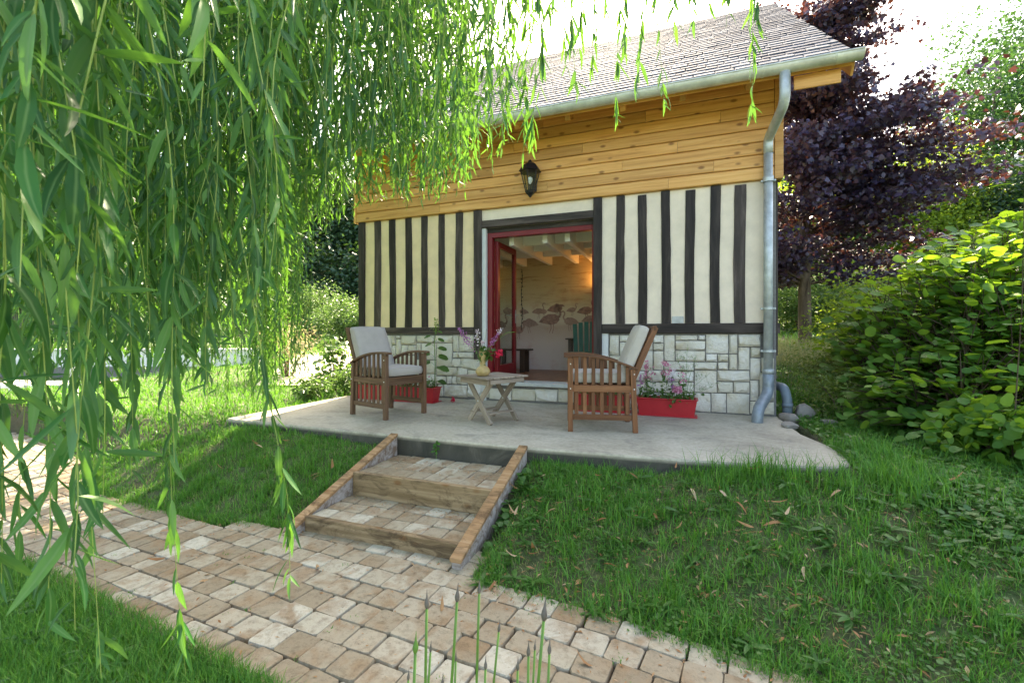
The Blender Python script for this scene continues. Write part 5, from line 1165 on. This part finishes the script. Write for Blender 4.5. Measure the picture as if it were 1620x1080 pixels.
for s in (-1, 1):
    bar('armrest', (s * .30, -.32, .56), (s * .30, .22, .56), .09, .02, M['darkwood'], gc); bar('leg', (s * .28, -.25, 0), (s * .28, -.25, .55), .05, .03, M['darkwood'], gc); bar('leg', (s * .28, .20, 0), (s * .28, .20, .55), .05, .03, M['darkwood'], gc)
for k in range(5): bar('seat_slat', (-.27, -.28 + k * .09, .36 - k * .02), (.27, -.28 + k * .09, .36 - k * .02), .08, .018, M['green_paint'], gc)
u, v = h2w(-3.62, 1.55); bn = thing('side_table', 'low dark wooden side table inside behind the open door leaf', 'table', (u, v, .255), HA)
bar('table_top', (-.28, 0, .37), (.30, 0, .37), .34, .025, M['darkwood'], bn)
for x in (-.22, .2):
    for y in (-.12, .12): bar('leg', (x, y, 0), (x, y, .357), .07, .05, M['darkwood'], bn, up=(0, 1, 0))
u, v = h2w(-3.66, BY - .06); gl = thing('hanging_garland', 'thin dark knotted garland hanging down the painted wall, seen through the door glass', 'garland', (u, v, .9), HA)
MB().tube([(0.01 * math.sin(i), .0, 1.15 - i * .1) for i in range(12)], .006, 6).build('cord', M['black'], gl)
for i in range(16):
    z = 1.1 - i * .065; MB().lathe([(.004, -.012), (.016, 0), (.004, .012)], 8, (.012 * math.sin(i * 2), 0, z)).build('knot', M['black'], gl)

# rocks and pipe at the house corner
def rock(label, X, Y, r, z, seed):
    u, v = h2w(X, Y); bm = bmesh.new(); bmesh.ops.create_icosphere(bm, subdivisions=3, radius=1); rr = random.Random(seed); dirs = [Vector((rr.gauss(0, 1), rr.gauss(0, 1), rr.gauss(0, 1))).normalized() for _ in range(12)]
    for vv in bm.verts:
        p = vv.co.normalized(); s = 1.0
        for d in dirs: s = min(s, .72 / max(p.dot(d), .01) if p.dot(d) > .72 else 1)
        vv.co = Vector((p.x * r[0], p.y * r[1], p.z * r[2])) * (s + rr.uniform(-.015, .015))
    me = bpy.data.meshes.new('rock'); bm.to_mesh(me); bm.free(); me.materials.append(M['rock']); rounded(me, 28); o = obj('rock', me); o.location = (u, v, z); o.rotation_euler.z = rr.uniform(0, 6); tag(o, label, 'rock')
rock('pale angular rock on the ground beside the downpipe foot', .08, -.16, (.13, .09, .07), .02, 1)
rock('dark brown rock behind the pale one at the house corner', .30, .15, (.13, .10, .11), .03, 2); rock('small flat stone against the slab edge', .02, -.55, (.12, .08, .04), .01, 3); rock('small stone low between the rocks and the herbs', .42, -.25, (.10, .08, .06), .0, 4)
u, v = h2w(.10, .06); pv = thing('drain_pipe', 'blue grey plastic drain elbow at the side of the house behind the downpipe', 'pipe', (u, v, 0), HA)
MB().tube(bez([(-.04, .35, .30), (.0, .08, .30), (.02, .02, .18), (.02, .02, -.1)]), .048, 16).build('elbow', M['pvc'], pv, smooth=True); MB().tube([(.02, .02, .14), (.02, .02, .10)], .054, 16).build('socket', M['pvc'], pv, smooth=True)

# ------------------------------------------------------------------ left distance: pool wall, wire fence, lounger, kerbs
pw = thing('pool_wall', 'long low white painted pool wall glimpsed through the willow', 'wall', (-9.5, 10.6, .0), R(2)); zb = hz(-9.5, 10.6)
MB().box(-4, 3.6, -.1, .1, zb - .1, .50).build('wall', M['white'], pw); MB().box(-4.02, 3.62, -.14, .14, .502, .54).build('coping', M['white'], pw, bevel=.01)
MB().box(-4, 3.6, -.115, -.101, zb - .1, .13).build('plinth', M['mortar'], pw)
wf = thing('wire_fence', 'black wire fence with thin posts standing on the white pool wall', 'fence', (-9.5, 10.6, .54), R(2))
for k in range(9): MB().tube([(-3.9 + k * .93, 0, 0), (-3.9 + k * .93, 0, .36)], .012, 6).build('post', M['black'], wf)
for z in (.06, .14, .22, .30, .355): MB().tube([(-3.9, 0, z), (3.55, 0, z)], .006, 4).build('wire', M['black'], wf)
ld = thing('sun_lounger', 'tan canvas lounger on white legs on the lawn before the pool wall', 'lounger', (-7.7, 7.6, hz(-7.7, 7.6)), R(4))
bar('canvas', (-.95, 0, .40), (.45, 0, .32), .62, .03, M['gravel'], ld); bar('backrest', (.45, 0, .33), (1.0, 0, .42), .62, .03, M['gravel'], ld)
for x in (-.85, .75):
    for y in (-.27, .27): bar('leg', (x, y, 0), (x, y, .33), .05, .07, M['white'], ld, up=(1, 0, 0))
for s in (-1, 1): bar('frame_rail', (-.95, s * .32, .36), (.95, s * .32, .36), .03, .05, M['white'], ld)
for k, (u, v) in enumerate(((-6.35, 6.6), (-7.9, 7.2))):
    o = MB().tube([(0, 0, -.1), (0, 0, .42)], [.05, .045], 10).build('garden_post', M['white']); o.location = (u, v, hz(u, v)); tag(o, ['short white post on the lawn right of the lounger', 'short white post on the lawn at the left frame edge'][k], 'post')
def sheet(name, P_, mat, dz=.006, n_=22):
    """strip following the terrain between two polylines"""
    A = np.array([p[0] for p in P_], float); B = np.array([p[1] for p in P_], float); t = np.linspace(0, len(A) - 1, n_ * 2); i = np.minimum(t.astype(int), len(A) - 2); a = (t - i)[:, None]
    A = A[i] * (1 - a) + A[i + 1] * a; B = B[i] * (1 - a) + B[i + 1] * a; s = np.linspace(0, 1, n_)[None, :, None]; G = A[:, None] * (1 - s) + B[:, None] * s; Z = height(G[..., 0], G[..., 1]) + dz + .03
    V = np.concatenate([G, Z[..., None]], -1).reshape(-1, 3); idx = np.arange(len(V)).reshape(G.shape[:2]); F = np.stack([idx[:-1, :-1], idx[:-1, 1:], idx[1:, 1:], idx[1:, :-1]], -1).reshape(-1, 4)
    o = obj(name, mesh_np(name, V, F, mat, True)); tag(o, kind='structure'); return o
sheet('gravel_path', [((-4.3, 7.6), (-3.3, 7.8)), ((-5.2, 10.5), (-3.7, 10.5)), ((-6.2, 14), (-4.3, 14)), ((-8.5, 15.5), (-5.0, 15.3))], M['gravel'])
kb = thing('stone_kerb', 'low pale stone kerb across the lawn behind the left corner of the house', 'kerb', (-5.6, 14.2, 0)); x = -3.2
while x < 1.2:
    w_ = random.uniform(.35, .6); MB().box(x + .01, x + w_ - .01, -.14, .14, hz(-5.6 + x, 14.2) - .05, hz(-5.6 + x, 14.2) + .16 + random.uniform(-.02, .02)).build('stone', M['gravel'], kb, bevel=.02); x += w_

# ------------------------------------------------------------------ alliums at the near edge of the path
al = thing('allium_clump', 'clump of slim green allium stalks with closed purple buds at the bottom edge', 'plant', (.0, .78, -.42)); av = np.array((.0, .78, -.42))
for px_, py_, v, lean, big in ((675, 962, .92, -.02, 1), (723, 951, .90, .03, 1), (758, 938, .95, .0, .8), (789, 999, .98, .05, .7), (860, 981, .86, .06, 1.2), (657, 1033, .86, 0, 1.1), (681, 1031, .95, .02, .65), (721, 1045, .96, 0, .6), (768, 1058, .93, 0, .75), (836, 1037, .9, -.01, .85), (846, 1028, .98, .02, .6), (869, 1034, .9, .02, .85), (819, 1060, .92, 0, .7), (646, 1075, .9, 0, .6), (700, 1085, .9, 0, .7)):
    tipx = (px_ - 810) / 720 * v; tipz = .9 - (py_ - 527) / 720 * v; T_ = np.array((tipx, v, tipz)) - av; B_ = np.array((tipx - lean * 1.6 - .02, v - random.uniform(0, .1), -.43)) - av; Mm = (T_ + B_) / 2 + (lean * .35, 0, 0)
    P_ = [B_ * (1 - t) ** 2 + Mm * 2 * t * (1 - t) + T_ * t * t for t in np.linspace(0, 1, 9)]
    o = MB().tube(P_, list(np.linspace(.0042, .0026, 9) * (.6 + .4 * big)), 7).build('stalk', M['stem'], al, smooth=True)
    d_ = Vector(P_[-1] - P_[-2]).normalized(); q = d_.to_track_quat('Z', 'Y').to_matrix().to_4x4(); bud = MB().lathe([(.002, -.001), (.0045, .004), (.0058, .010), (.0050, .016), (.0026, .024), (.0012, .034), (.0004, .044)], 10).mesh('bud', M['purplebud'] if big != 1.1 else M['stem'], True)
    obj('bud', bud, o, Matrix.Translation(P_[-1]) @ q @ Matrix.Scale(big * .85, 4))

# ------------------------------------------------------------------ grass, weeds, litter (uncountable: stuff)
def scatter(n_, u0, u1, v0, v1, dens=None, edge=0.0, near_pow=1.0):
    u = rng.uniform(u0, u1, n_); v = v0 + (v1 - v0) * rng.random(n_) ** near_pow; X, Y = w2h(u, v)
    ok = (abs(u) < 1.22 * v + .4) & ~in_path(X, Y, edge) & ~in_steps(X, Y, .035) & ~(in_slab(X, Y, -.01)) & ~in_house(X, Y) & (v > .35)
    if dens is not None: ok &= rng.random(n_) < dens(u, v)
    return u[ok], v[ok]
TGb = np.array([(0, -.5, 0), (0, .5, 0), (.5, -.36, .06), (.5, .36, .06), (1, 0, -.12)], float); TGf = np.array([(0, 2, 3), (0, 3, 1), (2, 4, 3)])
def grass(name, u, v, hgt, wid, mat, lean=.45, z=None):
    N_ = len(u); z = height(u, v) if z is None else z; az = rng.uniform(0, 6.28, N_); le = np.abs(rng.normal(0, lean, N_)); X = np.stack([np.cos(az) * np.sin(le), np.sin(az) * np.sin(le), np.cos(le)], -1)
    nr = np.stack([-np.cos(az) * np.cos(le), -np.sin(az) * np.cos(le), np.sin(le)], -1); B = basis(X, nr); h_ = hgt * rng.uniform(.45, 1.25, N_)
    loc = TGb[None] * np.stack([h_, wid * rng.uniform(.6, 1.3, N_), h_ * rng.uniform(.2, 2.6, N_)], -1)[:, None, :]
    loc[:, 4, 2] -= 0; V = np.einsum('nij,nkj->nki', B, loc) + np.stack([u, v, z - .008], -1)[:, None, :]
    F = (TGf[None] + (np.arange(N_) * 5)[:, None, None]).reshape(-1, 3)
    o = obj(name, mesh_np(name, V.reshape(-1, 3), F, mat, False, {'rnd': np.repeat(rng.random(N_) * .999, 5)})); o['kind'] = 'stuff'; return o
bare = lambda u, v: np.clip(.52 + 1.0 * field(u, v, .9, 20) + 1.0 * field(u, v, .17, 5), .05, 1)
u, v = scatter(520000, -5.2, 4.2, 1.2, 4.6, bare, .0); print('grass near', len(u))
hh = .045 + .05 * np.clip(field(u, v, .35, 7) + .2, 0, 1) + .03 * np.clip(field(u, v, .12, 17), 0, 1); grass('lawn_grass', u, v, hh, .0048, M['grass'], .75)
u, v = scatter(60000, -3.2, 4.2, 1.2, 4.6); grass('dry_thatch', u, v, .05, .004, M['drygrass'], 1.2)
u, v = scatter(26000, -3.2, 4.2, 1.2, 4.6, bare); grass('long_blades', u, v, .10, .0055, M['grass'], .85)
u, v = scatter(110000, -3.0, 0.2, .8, 2.6, lambda u, v: (w2h(u, v)[1] < ylow(w2h(u, v)[0])) * 1.0); grass('foreground_grass', u, v, .085, .0045, M['grass'], .5)
u, v = scatter(150000, -11, 6, 4.4, 13, lambda u, v: .9 - .5 * (v > 8)); grass('lawn_grass', u, v, .09, .012, M['grass'], .5)
u, v = scatter(60000, -30, 30, 12, 34, None, 0, 1.3); grass('meadow_grass', u, v, .22, .035, M['grass'], .5)
u, v = scatter(9000, 5.5, 12, 7, 13); grass('tall_meadow_grass', u, v, .42, .014, M['drygrass'], .35)
# tufts along the slab edge and the path edge, longer blades
def clumps(centers, per, r, hgt, wid, name, mat='grass', lean=.45):
    c_ = np.repeat(np.array(centers), per, axis=0); o_ = rng.normal(size=c_.shape) * r; u, v = (c_ + o_).T; X, Y = w2h(u, v); ok = ~in_slab(X, Y, -.03) & ~in_path(X, Y, .02) & ~in_steps(X, Y, .03); u, v = u[ok], v[ok]; return grass(name, u, v, hgt, wid, M[mat], lean)
C1 = [h2w(X, -2.27 - random.uniform(0, .10) - .1 * (X < -3.4)) for X in list(np.arange(-5.4, -3.4, .12)) + list(np.arange(-2.0, -.5, .11))]
clumps(C1, 22, .05, .05, .005, 'edge_tufts')
C2 = [h2w(random.uniform(-.9, .5), random.uniform(-2.42, -2.12)) for _ in range(34)] + [h2w(.3 + random.uniform(-.1, .25), random.uniform(-2.1, -1.2)) for _ in range(16)]
clumps(C2, 34, .05, .19, .006, 'tall_tufts')
C3 = [h2w(X, float(ytop(X)) + .05) for X in np.arange(-6.3, .6, .07) if not (SX0 - .05 < X < SX1 + .05)]; clumps(C3, 34, .04, .075, .0045, 'path_edge_tufts', lean=.8)
C4 = [h2w(X, float(ylow(X)) - .04) for X in np.arange(-5.2, -1.9, .06)]; clumps(C4, 44, .04, .09, .0045, 'path_edge_tufts', lean=.7)
C5 = [(random.uniform(.2, 3.4), random.uniform(1.9, 3.6)) for _ in range(240)]; C5 = [c_ for c_ in C5 if not in_slab(*w2h(*c_), .03)]; clumps(C5, 26, .045, .12, .006, 'lawn_tufts', lean=.75)
C6 = [h2w(random.uniform(-5.2, -3.45), random.uniform(-3.1, -2.4)) for _ in range(50)]; clumps(C6, 40, .05, .12, .005, 'lawn_tufts', lean=.6)
# broad leaved weeds: rosettes and clover
def weeds(name, centers, nl, size, tp, mat, rise=.5, spread=.0):
    c_ = np.repeat(np.array(centers), nl, axis=0); N_ = len(c_); az = rng.uniform(0, 6.28, N_); q = rng.uniform(.1, rise, N_)
    d_ = np.stack([np.cos(az), np.sin(az), q], -1); off = rng.normal(size=(N_, 2)) * spread; u, v = c_[:, 0] + off[:, 0], c_[:, 1] + off[:, 1]
    pos = np.stack([u, v, height(u, v) + .012 + rng.uniform(0, .03, N_)], -1); X, Y = w2h(u, v); ok = ~in_slab(X, Y, .0) & ~in_path(X, Y, .0) & ~in_steps(X, Y, .03)
    return leafmesh(name, [instance(tp, pos[ok], d_[ok], (rng.normal(size=(N_, 3)) * .2 + (0, 0, 1))[ok], size * rng.uniform(.6, 1.2, N_)[ok])], mat, None, 'stuff')
bank = lambda n_: [h2w(random.uniform(-2.0, 1.2), random.uniform(-3.6, -2.3)) for _ in range(n_)]
weeds('lawn_rosettes', [c_ for c_ in bank(75)], 9, .085, [tpl_lance([.25, .6], .28, .25, .2)], M['clover'])
weeds('clover', [c_ for c_ in bank(150)], 22, .020, [tpl_round(3, 6, .1, .01)], M['clover'], .25, .06)
weeds('ground_ivy', [(random.uniform(2.2, 4.2), random.uniform(1.9, 3.6)) for _ in range(230)], 16, .045, TR, M['clover'], .4, .09)
weeds('ground_ivy', [h2w(random.uniform(.15, 1.3), random.uniform(-1.6, .8)) for _ in range(110)], 16, .045, TR, M['clover'], .6, .08)
weeds('weed_seedlings', [h2w(random.uniform(-2.06, -1.9), random.uniform(-3.2, -2.4)) for _ in range(16)], 7, .05, TR, M['clover'], .9, .03)
weeds('foreground_weeds', [h2w(random.uniform(-4.6, -2.4), random.uniform(-4.9, -4.35)) for _ in range(60)], 8, .06, [tpl_lance([.25, .6], .28, .25, .2)], M['clover'])
J_ = [(random.uniform(-5.5, .2), random.choice([random.random() ** 3, 1 - random.random() ** 3])) for _ in range(120)]; J_ = [h2w(x, float(ylow(x)) * q + float(ytop(x)) * (1 - q)) for x, q in J_]
c_ = np.repeat(np.array(J_), 9, axis=0) + rng.normal(0, .012, (1080, 2)); grass('joint_moss', c_[:, 0], c_[:, 1], .018, .004, M['grass'], 1.0, z=np.full(1080, -.402))
# riser weed
wd_ = thing('weed', 'small green weed growing at the foot of the terrace edge above the steps', 'plant', (*h2w(-2.88, -2.24), -.16)); MB().tube([(0, 0, 0), (.005, -.01, .07), (.0, -.01, .13)], .002, 5).build('stem', M['stem'], wd_)
N_ = 16; leafmesh('leaves', [instance(TR, np.stack([rng.normal(0, .008, N_), rng.normal(-.012, .005, N_), rng.uniform(.02, .14, N_)], -1), rng.normal(size=(N_, 3)), rng.normal(size=(N_, 3)) * .3 + (0, -.6, .6), rng.uniform(.02, .035, N_))], M['clover'], wd_)
# dry willow leaves: larger ones one by one, crumbs as litter
DM = [mesh_np('fallen_leaf', *tpl_lance([.2, .5, .8], .2 + .02 * i, .25 + .1 * i, .5, .1 * (i - 2))[:2], M['deadleaf'], True) for i in range(5)]
k = 0
while k < 64:
    if k < 46: u, v = random.uniform(.0, 2.7), random.uniform(1.95, 3.2)
    elif k < 54: u, v = h2w(random.uniform(-4.6, -3.4), random.uniform(-3.2, -2.4))
    else: u, v = h2w(random.uniform(-4.2, -1.2), random.uniform(-4.1, -3.4))
    X, Y = w2h(u, v); onp = bool(in_path(X, Y))
    if in_slab(X, Y, .02) or in_steps(X, Y, .02) or (onp and k < 54): continue
    o = obj('fallen_leaf', DM[k % 5]); s = random.uniform(.055, .105); o.scale = (s, s, s); o.location = (u, v, -.398 if onp else hz(u, v) + random.uniform(.03, .06)); o.rotation_euler = (random.uniform(-.5, .5) + (3.14 if k % 2 else 0), random.uniform(-.3, .3), random.uniform(0, 6.28))
    tag(o, 'dry brown willow leaf lying loose on the pale pavers' if onp else ('curled tan willow leaf lying in the grass bank right of the steps' if k < 46 else 'dry willow leaf in the grass left of the steps'), 'leaf', 'fallen leaves on the pavers' if onp else ('fallen leaves on the right bank' if k < 46 else 'fallen leaves on the left bank')); k += 1
def litter(n_, pick, name, size, parent=None):
    P_ = np.array([pick() for _ in range(n_)]); az = rng.uniform(0, 6.28, n_)
    return leafmesh(name, [instance([tpl_simple(.3, .2)], P_, np.stack([np.cos(az), np.sin(az), rng.normal(0, .1, n_)], -1), rng.normal(size=(n_, 3)) * .2 + (0, 0, 1), size * rng.uniform(.4, 1.3, n_))], M['deadleaf'], parent, 'stuff', smooth=False)
def pk_path(): X = random.uniform(-6, 0); q = random.random() ** 2; Y = float(ytop(X)) * (1 - q) + float(ylow(X)) * q; u, v = h2w(X, Y); return (u, v, -.4)
def pk_step():
    X = random.uniform(SX0 + .05, SX1 - .05); Y = random.choice([-2.3 - abs(random.gauss(0, .15)), -2.83 - abs(random.gauss(0, .13))]); u, v = h2w(X, min(max(Y, -3.2), -2.25)); return (u, v, -.158 if Y > -2.76 else -.315)
def pk_bank(): u, v = h2w(random.uniform(-2, .8), random.uniform(-3.5, -2.4)); return (u, v, hz(u, v) + .02)
def pk_slab(): u, v = h2w(random.uniform(-5.3, 0), -random.random() * 2.1); return (u, v, .003)
litter(760, pk_path, 'leaf_litter', .026); litter(420, pk_step, 'leaf_litter', .022); litter(900, pk_bank, 'leaf_litter', .04); litter(90, pk_slab, 'leaf_litter', .016)
print('objects', len(bpy.data.objects), 'tris', sum(len(m.polygons) for m in bpy.data.meshes))
